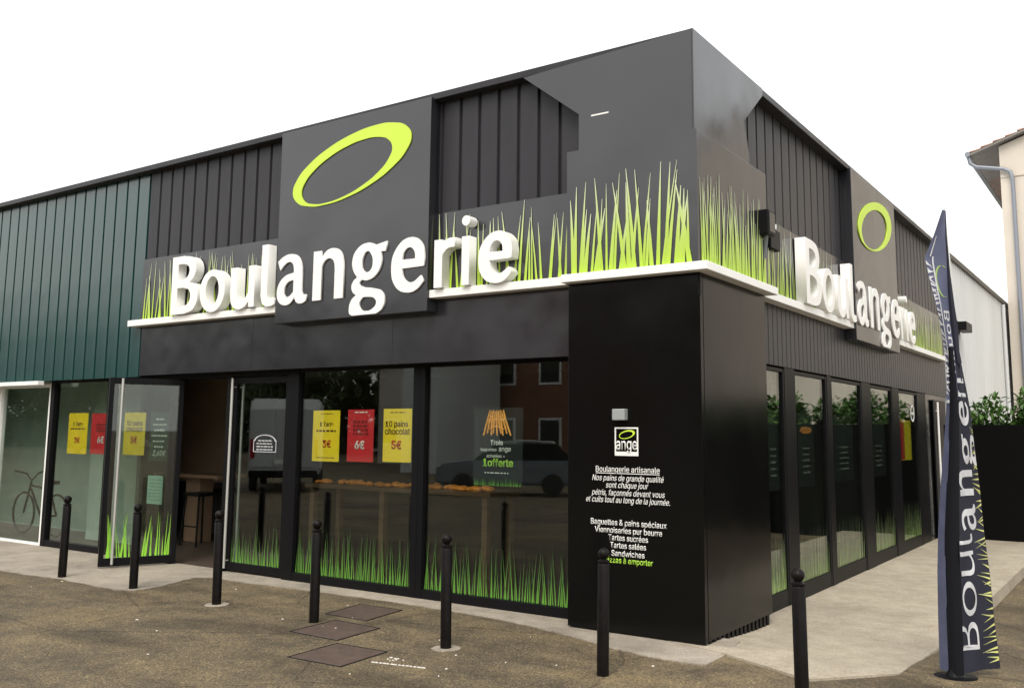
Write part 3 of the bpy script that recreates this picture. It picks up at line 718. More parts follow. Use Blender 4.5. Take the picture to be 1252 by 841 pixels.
letters(t, 'achetées =', FP, -5.67, .0006, 1.49, .23, M['whitelit'], .0); letters(t, '1offerte', FP, -5.64, .0006, 1.40, .38, M['limetext'], .03)
bars(t, FP, -5.66, 1.33, .3, .010, 'whitelit', seed=31)
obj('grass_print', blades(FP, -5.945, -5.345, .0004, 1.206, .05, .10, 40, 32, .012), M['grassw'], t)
# blackboard and mint menu seen through the door leaf
t = poster('menu_board', 'dark green chalk menu board behind the open door leaf', -11.60, -11.16, 1.32, 1.98, 'chalk', o=-.02, cat='menu board')
for q, ww in enumerate((.20, .28, .34, .24, .30, .18)): bars(t, FP, -11.38, 1.50 + .075 * q, ww, .022, 'whitelit', -.0192, 41 + q)
letters(t, '2,60€', FP, -11.36, -.0194, 1.39, .30, M['whitelit'], .02, .3)
t = poster('paper_notice', 'pale mint paper notice below the chalk menu board', -11.58, -11.24, .74, 1.12, 'mint', o=-.02, cat='notice')
for q in range(7): bars(t, FP, -11.41, .79 + .045 * q, .26, .008, 'zinc', -.0192, 51 + q)
# white line sticker on the closed door leaf
FD = Face((0, 7.832, 0), (1, 0, 0), (0, -1, 0))
t = thing('door_sticker', 'white outlined arched sticker on the closed door glass', 'sticker', FD.p(-9.18, 0, 1.48))
bm = NB()
for a in ((-9.386, -8.967, 1.48, 1.488), (-9.386, -9.376, 1.488, 1.63), (-8.977, -8.967, 1.488, 1.63)): fbox(bm, FD, a[0], a[1], .0, .0015, a[2], a[3])
for k in range(12):
    a0, a1 = PI * k / 12, PI * (k + 1) / 12
    for rr in (0.19,):
        v = [FD.p(-9.176 + q * math.cos(a) * 1.05, .001, 1.615 + q * math.sin(a) * .42) for q, a in ((rr, a0), (rr, a1), (rr - .022, a1), (rr - .022, a0))]
        bm.faces.new([bm.verts.new(p) for p in v])
obj('outline', bm, M['flagwhite'], t)
for q in range(4): bars(t, FD, -9.176, 1.505 + .036 * q, .30 - .06 * (q > 2), .013, 'flagwhite', .0005, 61 + q)
# panels inside the side windows
FS = Face((-3.47, 0, 0), (0, 1, 0), (1, 0, 0))
for k, (a, b, lab) in enumerate(((9.72, 10.10, 'narrow black offer panel in the side window nearest the corner'), (10.75, 11.35, 'black bread panel with orange loaf in the second side window'), (12.2, 13.1, 'black printed panel in the third side window from the corner'), (14.1, 14.9, 'black printed panel in the fourth side window from the corner'))):
    t = poster('window_panel', lab, a, b, 1.15, 2.0, 'black', F=FS, group='printed panels in the side windows')
    if k == 1:
        bm = NB(); lathe(bm, [(0, -.10), (.01, -.08), (.014, 0), (.01, .08), (0, .1)], (0, 0, 0), 8)
        for v in bm.verts: v.co = FS.p(11.05 + v.co.z * 2.2, .004 + v.co.x * .3, 1.80 + v.co.y * 3)
        obj('bread_print', bm, M['pastry'], t)
    for q in range(5): bars(t, FS, (a + b) / 2, 1.30 + .07 * q, (b - a) * .45, .022, 'soffit', .0008, 70 + q + 7 * k)
t = poster('poster', 'red and yellow poster in the last side window', 15.8, 16.7, 1.35, 2.0, 'yellow', F=FS, group='printed panels in the side windows')
bm = NB(); fbox(bm, FS, 15.8, 16.2, .0005, .0015, 1.36, 1.99); obj('red_print', bm, M['red'], t)
t = thing('round_sticker', 'small white ring sticker high in the last side window', 'sticker', (-3.45, 16.75, 2.05))
bm = NB(); bm.from_mesh(glyph_mesh([ell(0, 0, .14 ** 2, .14 ** 2, 0), ell(0, 0, .11 ** 2, .11 ** 2, 0)], .002, 6)); obj('ring', put_on(bm, GB, 16.75, .009, 2.12), M['whitelit'], t)
letters(t, 'ange', GB, 16.75, .009, 2.10, .17, M['whitelit'])

# ================================================================== INSIDE THE SHOP
t = thing('display_counter', 'brown wooden display table behind the front window with bread on top', 'counter', (-7.7, 8.6, 0))
obj('tabletop', Bx(-9.0, -6.1, 8.35, 8.95, 1.04, 1.09, bev=.006), M['wood'], t)
for x, y in ((-8.9, 8.42), (-7.72, 8.42), (-6.2, 8.42), (-8.9, 8.88), (-6.2, 8.88)): obj('leg', Bx(x - .035, x + .035, y - .035, y + .035, 0, 1.038), M['wood'], t)
rng = random.Random(9)
for i in range(36):
    x = -8.9 + 2.7 * i / 35 + rng.uniform(-.02, .02); y = rng.uniform(8.40, 8.62); s = rng.uniform(.036, .062)
    bm = NB(); lathe(bm, [(0, 0), (s * .8, .003), (s, s * .45), (s * .7, s * .85), (s * .25, s * 1.05), (0, s * 1.08)], (0, 0, 0), 10)
    a = rng.uniform(0, PI); st_ = rng.uniform(1.1, 2.3)
    for v in bm.verts:
        v.co.x *= st_; v.co = Matrix.Rotation(a, 4, 'Z') @ v.co; v.co += Vector((x, y, 1.091))
    tag(obj('pastry', bm, M['pastry'], None, smooth=True, origin=(x, y, 1.091)), 'golden pastry in the row on the window display table', 'pastry', 'pastries on the display table')
def stool(x, y, label):
    t = thing('bar_stool', label, 'stool', (x, y, 0), group='stools inside the door')
    obj('seat', Bx(x - .19, x + .19, y - .19, y + .19, .74, .79, bev=.01), M['stool'], t)
    for sx in (-1, 1):
        for sy in (-1, 1):
            b = NB(); tube(b, [(x + .15 * sx, y + .15 * sy, .74), (x + .2 * sx, y + .2 * sy, 0)], .016, 8); obj('leg', b, M['stool'], t)
    b = NB(); box(b, x - .17, x + .17, y - .175, y - .155, .28, .30); obj('footrest', b, M['stool'], t)
stool(-12.3, 9.3, 'black bar stool nearest the open door'); stool(-13.0, 10.0, 'black bar stool deeper inside beside the brown wall')
t = thing('high_table', 'dark brown high table inside the doorway', 'table', (-12.9, 9.6, 0))
obj('tabletop', Bx(-13.6, -12.0, 9.35, 9.9, 1.0, 1.05), M['darkwood'], t); obj('pedestal', Bx(-12.95, -12.6, 9.5, 9.75, 0, .998), M['darkwood'], t)
t = thing('pendant_lamp', 'chrome wire lamp hanging in the window corner beside the black column', 'lamp', (-4.95, 8.3, 2.35))
b = NB(); tube(b, [(-4.95, 8.3, 2.6), (-4.98, 8.28, 2.42), (-4.85, 8.25, 2.33)], .007, 6); obj('stem', b, M['chrome'], t)
for dx, dz in ((-.13, .12), (.05, -.02), (.12, .02)):
    b = NB(); lathe(b, [(0, 0), (.028, .0), (.02, .07), (0, .075)], (-4.93 + dx, 8.26, 2.30 + dz), 10); obj('lamp_head', b, M['chrome'], t)
# bicycle in the leftmost window
t = thing('bicycle', 'bicycle standing inside the white framed window at far left', 'bicycle', (-15.4, 8.5, 0))
def torus(cx, cy, cz, r, r2, tilt=0):
    b = NB(); pts = [(cx + r * math.cos(2 * PI * k / 28), cy, cz + r * math.sin(2 * PI * k / 28)) for k in range(29)]; tube(b, pts, r2, 6, False); return b
for wx in (-15.9, -14.9):
    wh = obj('wheel', torus(wx, 8.5, .35, .33, .018), M['tyre'], t)
    b = NB()
    for k in range(10): tube(b, [(wx, 8.5, .35), (wx + .32 * math.cos(PI * k / 5), 8.5, .35 + .32 * math.sin(PI * k / 5))], .0025, 4)
    obj('spokes', b, M['zinc'], wh)
b = NB()
for a_, b_ in (((-15.9, .35), (-15.72, .86)), ((-15.72, .8), (-15.1, .75)), ((-15.1, .78), (-15.35, .30)), ((-15.35, .30), (-15.72, .75)), ((-15.35, .3), (-14.9, .35)), ((-14.9, .35), (-15.12, .72))):
    tube(b, [(a_[0], 8.5, a_[1]), (b_[0], 8.5, b_[1])], .018, 8)
obj('frame', b, M['stool'], t)
b = NB(); tube(b, [(-15.75, 8.22, 1.05), (-15.7, 8.4, 1.0), (-15.72, 8.5, .88), (-15.7, 8.6, 1.0), (-15.75, 8.78, 1.05)], .014, 8); obj('handlebar', b, M['stool'], t)
obj('saddle', Bx(-15.22, -14.96, 8.43, 8.57, .84, .90, bev=.02), M['stool'], t)

# ================================================================== STREET FURNITURE
def make_bollard():
    t = thing('bollard', '', 'bollard', (0, 0, 0), group='bollards along the shop front')
    b = NB(); lathe(b, [(0, -.05), (.046, -.05), (.046, .80), (.041, .812), (0, .813)], n=20); obj('post', b, M['bollard'], t, world=False, smooth=True)
    b = NB(); lathe(b, [(0, .812), (.030, .812), (.046, .818), (.047, .83), (.026, .842), (.022, .85)], n=20); obj('collar', b, M['bollard'], t, world=False, smooth=True)
    b = NB(); lathe(b, [(.022, .849)] + [(.045 * math.sin(a), .883 - .045 * math.cos(a)) for a in lin(.5, PI, 10)], n=20); obj('ball', b, M['bollard'], t, world=False, smooth=True)
    b = NB(); lathe(b, [(.047, -.02), (.125, -.02), (.12, .0), (.047, .003)], n=24)
    rg = random.Random(2)
    for v in b.verts:
        if v.co.xy.length > .1: v.co.x *= rg.uniform(.9, 1.1); v.co.y *= rg.uniform(.9, 1.1)
    obj('footing', b, M['concrete2'], t, world=False)
    return t
b0 = make_bollard()
BL = [(-10.93, 6.36, 1.03, 'leftmost black bollard in front of the pale window'), (-9.55, 6.39, 1.0, 'black bollard standing in front of the open door leaf'), (-8.05, 6.34, 1.01, 'black bollard in front of the doorway'),
      (-6.61, 6.31, 1.0, 'black bollard beside the brown iron covers'), (-4.965, 6.21, .985, 'black bollard on round pale footing before the grass printed window'), (-3.50, 6.22, .98, 'black bollard before the lettered black column'), (-1.995, 6.12, .97, 'rightmost black bollard at the edge of the concrete terrace')]
for i, (x, y, s, lab) in enumerate(BL):
    o = b0 if i == 0 else copy_tree(b0)
    if i not in (2, 4):
        for ch in list(o.children):
            if ch.name.startswith('footing') and i: bpy.data.objects.remove(ch)
    o.location = (x, y, -.006); o.scale = (s, s, s); o['label'] = lab
    o.rotation_euler = (R(.6) * math.sin(i * 2.1), R(.6) * math.cos(i * 1.7), i)
for ch in list(b0.children):
    if ch.name.startswith('footing'): bpy.data.objects.remove(ch)
# iron covers
for lab, pts in (('brown iron cover farthest from the street nearest the window', [(-6.80, 6.66), (-6.88, 7.20), (-6.35, 7.22), (-6.27, 6.65)]), ('middle brown iron cover of the three beside the bollard', [(-6.46, 5.91), (-6.50, 6.48), (-5.94, 6.45), (-5.895, 5.90)]), ('nearest brown iron cover of the three beside the bollard', [(-5.76, 5.26), (-5.79, 5.80), (-5.27, 5.82), (-5.23, 5.28)])):
    cx = sum(p[0] for p in pts) / 4; cy = sum(p[1] for p in pts) / 4
    t = thing('manhole_cover', lab, 'manhole cover', (cx, cy, 0), group='iron covers in the ground')
    b = NB(); prism(b, pts, -.03, -.003, 'z'); bmesh.ops.bevel(b, geom=b.edges[:], offset=.004, segments=1, affect='EDGES'); obj('plate', b, M['rust'], t)
    b = NB()
    for i in range(4):
        p = Vector(pts[i]).to_3d(); q = Vector(pts[(i + 1) % 4]).to_3d(); c0 = Vector((cx, cy, 0))
        p = c0 + (p - c0) * 1.045; q = c0 + (q - c0) * 1.045; tube(b, [(p.x, p.y, -.010), (q.x, q.y, -.010)], .008, 6)
    obj('rim', b, M['frame'], t)
# scuffed white line fragment and litter
b = NB()
rng = random.Random(12)
for i in range(14):
    f = i / 14; x = -5.13 + .45 * f; y = 5.515 + .10 * f; l = rng.uniform(.02, .04)
    prism(b, [(x, y - .007), (x + l, y - .005 + .004 * rng.random()), (x + l, y + .012 * rng.random()), (x, y + .009)], -.01, -.003, 'z')
for i in range(10):
    x = -5.05 + rng.uniform(-.06, .08); y = 5.68 + rng.uniform(-.05, .05); s = rng.uniform(.006, .016)
    prism(b, [(x - s, y), (x, y - s * .6), (x + s, y), (x, y + s * .7)], -.01, -.003, 'z')
o = struct('worn_paint_line', b, M['litter'])
b = NB()
for i in range(24):
    x = rng.uniform(-11, -2.5); y = rng.uniform(4.6, 7.2); s = rng.uniform(.004, .010) * (1 if i % 9 else 1.6); a = rng.uniform(0, PI)
    p = [(x + s * math.cos(a + k * PI / 2) * (1.5 if k % 2 else 1), y + s * math.sin(a + k * PI / 2) * (1.5 if k % 2 else 1)) for k in range(4)]
    prism(b, p, gz(x, y) - .004, gz(x, y) + .006, 'z')
o = obj('litter', b, M['litter']); o['kind'] = 'stuff'; o['label'] = 'small pale scraps scattered over the asphalt'; o['category'] = 'litter'

# ================================================================== FEATHER FLAG
ROWS = [(3.489, .080, .083, .095, .098), (3.284, .007, .036, .088, .099), (3.106, -.066, -.013, .091, .105), (2.930, -.039, .020, .089, .112), (2.737, -.001, .034, .091, .126), (2.577, .021, .050, .095, .141), (2.388, .041, .058, .109, .143), (2.200, .046, .061, .117, .168), (1.951, .032, .055, .117, .201), (1.643, -.002, .029, .105, .219), (1.338, -.039, .004, .088, .243), (1.035, -.067, -.022, .076, .255), (.735, -.086, -.036, .070, .278), (.380, -.097, -.038, .064, .292), (.019, -.102, -.041, .058, .316)]
fp0 = Vector((-1.37, 7.70, 0)); fr_ = Vector((.98454, .17517, 0)); fdp = Vector((-.17517, .98454, 0))
def frow(z):
    for a, b_ in zip(ROWS, ROWS[1:]):
        if b_[0] <= z <= a[0]:
            t = (z - b_[0]) / (a[0] - b_[0]); return [b_[i] + (a[i] - b_[i]) * t for i in range(1, 5)]
    return list(ROWS[0][1:]) if z > ROWS[0][0] else list(ROWS[-1][1:])
def face_front(s, z, o=0.0):
    """lettered face: s = 0 at the sleeve .. 1 at the free edge"""
    r_ = frow(z); x = r_[2] + (r_[3] - r_[2]) * s
    d = .02 + .30 * s * smooth(2.6, 1.2, z) + .02 * math.sin(z * 5 + s * 3) + .012 * math.sin(z * 13 - s * 9)
    return fp0 + fr_ * x + fdp * (d - o) + Vector((0, 0, z))
def face_back(s, z, o=0.0):
    """upper left side, the print seen mirrored: s = 0 at the free edge .. 1 at the sleeve"""
    r_ = frow(z); x = r_[0] + (r_[2] - r_[0]) * s
    d = -.10 * (1 - s) * smooth(2.3, 2.9, z) + .012 * math.sin(z * 6 + s * 4)
    return fp0 + fr_ * x + fdp * (d - o) + Vector((0, 0, z))
fl = thing('feather_flag', 'tall navy feather flag with white vertical lettering on the terrace edge', 'flag', (-1.37, 7.70, 0))
def grid(fn, s0, s1, z0, z1, ns, nz, thick=.003):
    b = NB(); fr = [[b.verts.new(fn(s0 + (s1 - s0) * i / ns, z0 + (z1 - z0) * j / nz)) for i in range(ns + 1)] for j in range(nz + 1)]
    for j in range(nz):
        for i in range(ns): b.faces.new((fr[j][i], fr[j][i + 1], fr[j + 1][i + 1], fr[j + 1][i]))
    b.normal_update()
    r_ = bmesh.ops.solidify(b, geom=b.faces[:], thickness=thick)
    bmesh.ops.recalc_face_normals(b, faces=b.faces[:])
    return b
obj('banner', grid(face_front, 0, 1, .02, 2.35, 8, 60), M['nylon'], fl, smooth=True)
def sleeve(s, z):
    r_ = frow(z); x = r_[1] + (r_[2] + .004 - r_[1]) * s; return fp0 + fr_ * x + fdp * (.012 - .05 * math.sin(PI * s) ) + Vector((0, 0, z))
obj('sleeve', grid(sleeve, 0, 1, .01, 2.42, 6, 60), M['flagblack'], fl, smooth=True)
def sleeve2(s, z):
    r_ = frow(z); x = r_[2] - .01 + (r_[3] - r_[2] + .012) * s; return fp0 + fr_ * x + fdp * (.02 - .03 * math.sin(PI * s)) + Vector((0, 0, z))
obj('sleeve', grid(sleeve2, 0, 1, 2.30, 3.49, 4, 40), M['nylon'], fl, smooth=True)
def fold(s, z):
    r_ = frow(z); x = r_[0] + (r_[1] + .004 - r_[0]) * s; return fp0 + fr_ * x + fdp * (.10 - .09 * s + .015 * math.sin(z * 7)) + Vector((0, 0, z))
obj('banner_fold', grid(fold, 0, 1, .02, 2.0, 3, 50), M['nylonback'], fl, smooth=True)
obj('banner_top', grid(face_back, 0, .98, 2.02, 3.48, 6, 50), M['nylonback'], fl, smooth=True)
b = NB(); tube(b, [(-1.375, 7.715, -.15), (-1.37, 7.72, .3), (-1.30, 7.735, 1.9), (-1.275, 7.74, 2.6), (-1.27, 7.74, 3.1), (-1.285, 7.735, 3.52)], [.016, .016, .013, .011, .009, .006], 10); obj('pole', b, M['steel'], fl)
b = NB(); lathe(b, [(0, -.10), (.2, -.10), (.2, -.02), (.06, .0), (.03, .06), (0, .06)], (-1.375, 7.715, 0), 20); obj('foot', b, M['frame'], fl)
# lettering running up the flag: glyph x -> height, glyph y -> towards the sleeve
FLT = [('B', .176, .374, .765), ('o', .421, .673, .52), ('u', .715, .893, .512), ('l', .945, 1.02, .745), ('a', 1.042, 1.233, .588), ('n', 1.300, 1.493, .588), ('g', 1.523, 1.767, .592), ('e', 1.828, 2.012, .585), ('r', 2.045, 2.125, .512), ('i', 2.15, 2.185, .508)]
def wrap(gname, z0, z1, fn, bs, xs, flip=False):
    me = glyph_mesh(GLY[gname], 0, 6, thin=.018 if z1 < 1.1 else .006); bm = NB(); bm.from_mesh(me); bpy.data.meshes.remove(me)
    bmesh.ops.triangulate(bm, faces=bm.faces[:]); bmesh.ops.subdivide_edges(bm, edges=[e for e in bm.edges if e.calc_length() > .12], cuts=2)
    x0 = min(v.co.x for v in bm.verts); x1 = max(v.co.x for v in bm.verts)
    for v in bm.verts:
        z = z0 + (z1 - z0) * (v.co.x - x0) / (x1 - x0); r_ = frow(z)
        p = fn(min(.99, max(.01, bs - v.co.y * xs / max(.04, (r_[3] - r_[2]) if fn is face_front else (r_[2] - r_[0])))), z, .006)
        v.co = p
    return bm
for gname, z0, z1, _ in FLT:
    sc_ = .19 if z1 < 1.1 else (.17 if z1 < 1.6 else .115)
    bs = .50 if z1 < 1.1 else (.70 if z1 < 1.6 else .80)
    obj('letter', wrap(gname, z0, z1, face_front, bs, sc_), M['flagwhite'], fl)
b = NB(); lay = b.verts.layers.float_color.new('blade'); rng = random.Random(77)
for i in range(46):
    z = .06 + 1.75 * (i + rng.random()) / 46; ln = rng.uniform(.25, .55) * (.8 if z < 1 else .6); dz = rng.uniform(-.05, .05); wd = rng.uniform(.004, .009)
    for q0, q1 in ((0, .5), (.5, 1)):
        vs = []
        for q, sg in ((q0, -1), (q0, 1), (q1, 1), (q1, -1)):
            v = b.verts.new(face_front(1 - .01 - ln * q, z + dz * q + sg * wd * (1 - q * .9), .005)); v[lay] = (q, q, q, 1); vs.append(v)
        b.faces.new(vs)
obj('grass_print', b, M['grassf'], fl)
# mirrored print on the upper part
b = NB(); pts = []
for k in range(25):
    a = R(60) + R(230) * k / 24; pts.append((.66 + .34 * math.cos(a), 2.93 + .125 * math.sin(a)))
for (s0, z0), (s1, z1) in zip(pts, pts[1:]):
    b.faces.new([b.verts.new(face_back(s_, z_, .006)) for s_, z_ in ((s0, z0), (s1, z1), (s1 + .1, z1 * .985 + .044), (s0 + .1, z0 * .985 + .044))])
obj('logo_ring', b, M['grassp'], fl)
b = NB(); lay = b.verts.layers.float_color.new('blade')
for i in range(34):
    z = 2.06 + 1.04 * (i + rng.random()) / 34; ln = rng.uniform(.2, .5); dz = rng.uniform(-.06, .02)
    vs = []
    for s_, z_ in ((.01, z - .012), (.01, z + .012), (ln, z + dz)):
        v = b.verts.new(face_back(s_, z_, .006)); v[lay] = (s_, s_, s_, 1); vs.append(v)
    b.faces.new(vs)
obj('grass_print', b, M['flagwhite'], fl)
b = NB()
for j in range(30):
    z = 2.10 + 1.18 * j / 30; z2 = z + 1.18 / 30
    s_ = .30 - .12 * (z > 3.1) ; 
    b.faces.new([b.verts.new(face_back(q, zz, .0065)) for q, zz in ((s_, z), (s_ + .07, z), (s_ + .07, z2), (s_, z2))])
obj('stripe_print', b, M['flagwhite'], fl)
for gname, z0, z1 in (('B', 2.62, 2.70), ('o', 2.52, 2.60), ('u', 2.43, 2.50), ('a', 2.32, 2.40), ('n', 2.22, 2.30)):
    obj('letter', wrap(gname, z1, z0, face_back, .93, .05), M['flagwhite'], fl)

# ================================================================== BEHIND, AT THE RIGHT
t = thing('white_warehouse', 'long white corrugated warehouse wall behind the flag', 'building', (-3.4, 24, 0))
b = NB(); n = 196
prof = []
for k in range(n):
    y = 19.8 + 14.0 * k / n; d = .0 if k % 4 < 2 else .028
    prof += [(y, d)]
lo = [b.verts.new((-3.40 + d, y, -.2)) for y, d in prof] + [b.verts.new((-3.40, 33.8, -.2))]; hi = [b.verts.new((-3.40 + d, y, 5.36)) for y, d in prof] + [b.verts.new((-3.40, 33.8, 5.36))]
lb = b.verts.new((-14, 33.8, -.2)); hb = b.verts.new((-14, 33.8, 5.36)); lc = b.verts.new((-14, 19.8, -.2)); hc = b.verts.new((-14, 19.8, 5.36))
for i in range(len(lo) - 1): b.faces.new((lo[i], lo[i + 1], hi[i + 1], hi[i]))
b.faces.new((lo[-1], lb, hb, hi[-1])); b.faces.new((lb, lc, hc, hb)); b.faces.new((lc, lo[0], hi[0], hc)); b.faces.new(hi + [hb, hc])
bmesh.ops.recalc_face_normals(b, faces=b.faces[:]); obj('wall', b, M['ware'], t)
obj('roof_capping', Bx(-3.5, -3.32, 19.8, 33.82, 5.362, 5.46), M['darkcap'], t)
obj('downpipe', tube(NB(), [(-3.32, 28.1, -.2), (-3.32, 28.1, 5.3)], .05, 8), M['ware'], t)
# house
h = thing('beige_house', 'tall beige rendered house with tiled roof and grey downpipe at the right edge', 'house', (3, 33, 0))
X0, X1, Y0, Y1 = -3.24, 11.0, 28.5, 40.0; EX, EZ, SL = -3.95, 9.72, .345; RX = 3.9; OV = .22
b = NB(); RZ = EZ + (RX - EX) * SL
zw = EZ + (X0 - EX) * SL - .14
prism(b, [(X0, -.3), (X1, -.3), (X1, zw), (RX, RZ - .18), (X0, zw)], Y0, Y1, 'y'); wl = obj('wall', b, M['render'], h)
b = NB(); box(b, X0 + .002, X1, Y0 - .025, Y0 - .001, 8.92, 8.99); obj('string_course', b, M['render'], h)
# roof: soffit board and rows of tiles, the verge tiles stepped
b = NB(); prism(b, [(EX, EZ - .09), (RX, RZ - .09), (2 * RX - EX, EZ - .09), (2 * RX - EX, EZ - .02), (RX, RZ - .02), (EX, EZ - .02)], Y0 - OV, Y1, 'y'); rf = obj('roof', b, M['soffit'], h)
def tile_me():
    b = NB(); L = .36
    pts = [(-.16, 0), (-.11, .045), (-.04, .065), (.04, .065), (.11, .045), (.16, 0)]
    v0 = [b.verts.new((0, y, z)) for y, z in pts]; v1 = [b.verts.new((L, y * .88, z * .85 - .02)) for y, z in pts]
    for i in range(5): b.faces.new((v0[i], v0[i + 1], v1[i + 1], v1[i]))
    b.faces.new(v0[::-1]); b.faces.new(v1)
    u0 = [b.verts.new((0, y, 0)) for y in (-.16, .16)]
    b.normal_update(); me = bpy.data.meshes.new('roof_tile'); b.to_mesh(me); b.free(); return me
tm = tile_me(); tm.materials.append(M['rooftile'])
ang_r = math.atan(SL)
rng = random.Random(4)
nrow = 26
for j in range(10):
    for i in range(nrow):
        x = EX - .03 + .31 * i; y = Y0 - OV + .14 + .33 * j
        o = link('roof_tile', tm, None, rf); o.location = Vector((x, y, EZ + (x - EX) * SL + .0)) - base(rf); o.rotation_euler = (rng.uniform(-.03, .03), -ang_r + .07, rng.uniform(-.03, .03))
bb = NB()
for j in range(10, 35):
    y = Y0 - OV + .14 + .33 * j
    tube(bb, [(EX - .03, y, EZ + .01), (RX, y, RZ + .03)], .12, 8)
o = obj('roof_tiles', bb, M['rooftile'], rf); o['kind'] = 'stuff'
obj('gutter', tube(NB(), [(EX - .07, Y0 - OV - .02, EZ - .05), (EX - .07, Y1, EZ - .05)], .075, 10), M['zinc'], h, smooth=True)
obj('downpipe', tube(NB(), [(EX - .06, Y0 - .12, EZ - .1), (EX - .02, Y0 - .12, EZ - .30), (EX + .12, Y0 - .12, EZ - .42), (X0 + .12, Y0 - .1, EZ - .58), (X0 + .26, Y0 - .1, EZ - .68), (X0 + .31, Y0 - .1, EZ - .9), (X0 + .31, Y0 - .1, -.2)], .055, 10), M['zinc'], h, smooth=True)
# fence and hedge
t = thing('black_fence', 'black solid fence closing the end of the terrace below the hedge', 'fence', (0, 18.6, -.1))
for k in range(4):
    xa = -3.30 + 2.0 * k
    obj('fence_panel', Bx(xa + .003, xa + 1.997, 18.62, 18.66, -.24, 1.95, bev=.003), M['fence'], t)
    obj('post', Bx(xa + 1.95, xa + 2.05, 18.665, 18.74, -.3, 1.99), M['fence'], t)
def leaf_cloud(cent, n, size, seed):
    """leaves as small bent quads spread through clumps (c, radius)"""
    rng = random.Random(seed); b = NB()
    for i in range(n):
        c0, r0 = cent[rng.randrange(len(cent))]
        d = Vector((rng.gauss(0, 1), rng.gauss(0, 1), rng.gauss(0, 1))).normalized() * (r0 * rng.random() ** .45)
        p = Vector(c0) + d; s = size * rng.uniform(.6, 1.3)
        m3 = Matrix.Rotation(rng.uniform(0, 2 * PI), 3, 'Z') @ Matrix.Rotation(rng.gauss(.5, .6), 3, 'X')
        q = [Vector((0, 0, 0)), Vector((.3 * s, .5 * s, .06 * s)), Vector((0, 1.1 * s, -.1 * s)), Vector((-.3 * s, .5 * s, .06 * s))]
        b.faces.new([b.verts.new(p + m3 @ v) for v in q])
    return b
cl = []
rng = random.Random(15)
for k in range(110): cl.append(((rng.uniform(-3.0, 4.4), rng.uniform(18.95, 19.7), rng.uniform(1.4, 2.32)), rng.uniform(.22, .40)))
t = thing('hedge', 'leafy green laurel hedge rising behind the black fence', 'hedge', (0, 19.3, -.2))
obj('foliage', leaf_cloud(cl, 27000, .115, 16), M['hedge'], t)
b = NB()
for k in range(16):
    x = -2.9 + .48 * k; tube(b, [(x, 19.3, -.25), (x + .1, 19.3, 1.0), (x - .05, 19.35, 2.1)], [.03, .02, .008], 6)
obj('stems', b, M['bark'], t)

# ================================================================== ACROSS THE STREET (seen mirrored in the glass)
def tree(x, y, hgt, cr, seed, label):
    rng = random.Random(seed); t = thing('tree', label, 'tree', (x, y, 0), group='trees across the car park')
    b = NB(); tube(b, [(x, y, -.1), (x + .1, y, hgt * .25), (x - .05, y + .1, hgt * .5), (x, y, hgt * .8)], [.2, .16, .11, .03], 8)
    cl = []
    for k in range(16):
        a = rng.uniform(0, 2 * PI); rr = cr * rng.uniform(.2, .8); z = hgt * rng.uniform(.42, .95)
        p = (x + rr * math.cos(a), y + rr * math.sin(a), z); cl.append((p, cr * rng.uniform(.22, .42)))
        tube(b, [(x, y, z * .7), ((x + p[0]) / 2, (y + p[1]) / 2, z * .9), p], [.06, .035, .01], 5)
    obj('trunk', b, M['bark'], t); obj('crown', leaf_cloud(cl, 2600, .3, seed + 1), M['leaf'], t)
for i, (a, lab) in enumerate((((-43, -22, 6.5, 3.2), 'tree mirrored above the van in the door glass'), ((-37.5, -18, 5.6, 2.6), 'small round tree mirrored beside the van roof'), ((-50, -17, 7.5, 3.6), 'leafy tree mirrored in the open doorway side'), ((-57, -20, 8, 4), 'broad tree mirrored in the window by the open door'), ((-64, -22, 9, 4.2), 'tallest leafy tree mirrored in the far left window'), ((-33, -27, 8.5, 4), 'tree mirrored behind the low beige building'), ((-15, -24, 9, 4.0), 'tree mirrored at the right of the brick building'))):
    tree(*a, 90 + i, lab)
rng = random.Random(55); cl = []  # added tree belt, tall enough to block low sky from glass and fascia reflections
for k in range(440):
    x = -120 + 150 * rng.random(); cl.append(((x, -38 + rng.uniform(-4, 4) - .08 * (x + 50), rng.uniform(.5, 12.0) - 2.4 * math.sin(x * .21) ** 2), rng.uniform(1.6, 3.0)))
o = obj('added_woodland', leaf_cloud(cl, 72000, .95, 56), M['leaf']); o['kind'] = 'stuff'; o['label'] = 'dense dark tree belt added across the car park to darken the reflections'; o['category'] = 'trees'
def facade(name, label, x0, x1, y0, y1, hgt, m, rows, cols):
    t = thing(name, label, 'building', ((x0 + x1) / 2, (y0 + y1) / 2, 0)); obj('wall', Bx(x0, x1, y0, y1, -.3, hgt), M[m], t)
    obj('roof', Bx(x0 - .3, x1 + .3, y0 - .3, y1 + .3, hgt + .001, hgt + .3), M['darkcap'], t)
    for r_ in range(rows):
        for c2 in range(cols):
            x = x0 + (x1 - x0) * (c2 + .5) / cols; z = 1.0 + r_ * 2.9
            b = NB(); box(b, x - .6, x + .6, y1 - .05, y1 + .05, z, z + 1.4); w_ = obj('window', b, M['white'], t)
            b = NB(); box(b, x - .5, x + .5, y1 + .051, y1 + .06, z + .1, z + 1.3); obj('pane', b, M['vanglass'], w_)
facade('brick_building', 'brown brick building mirrored in the right front window', -29.0, -19, -30, -20, 8.2, 'brick', 2, 4)
facade('beige_building', 'low beige building mirrored in the front window beside the brick one', -36, -30.5, -32, -23, 5.4, 'render', 1, 3)
facade('pale_shed', 'pale grey metal shed mirrored in the front window', -27.2, -25.2, -19.5, -15, 5.2, 'ware', 0, 0)
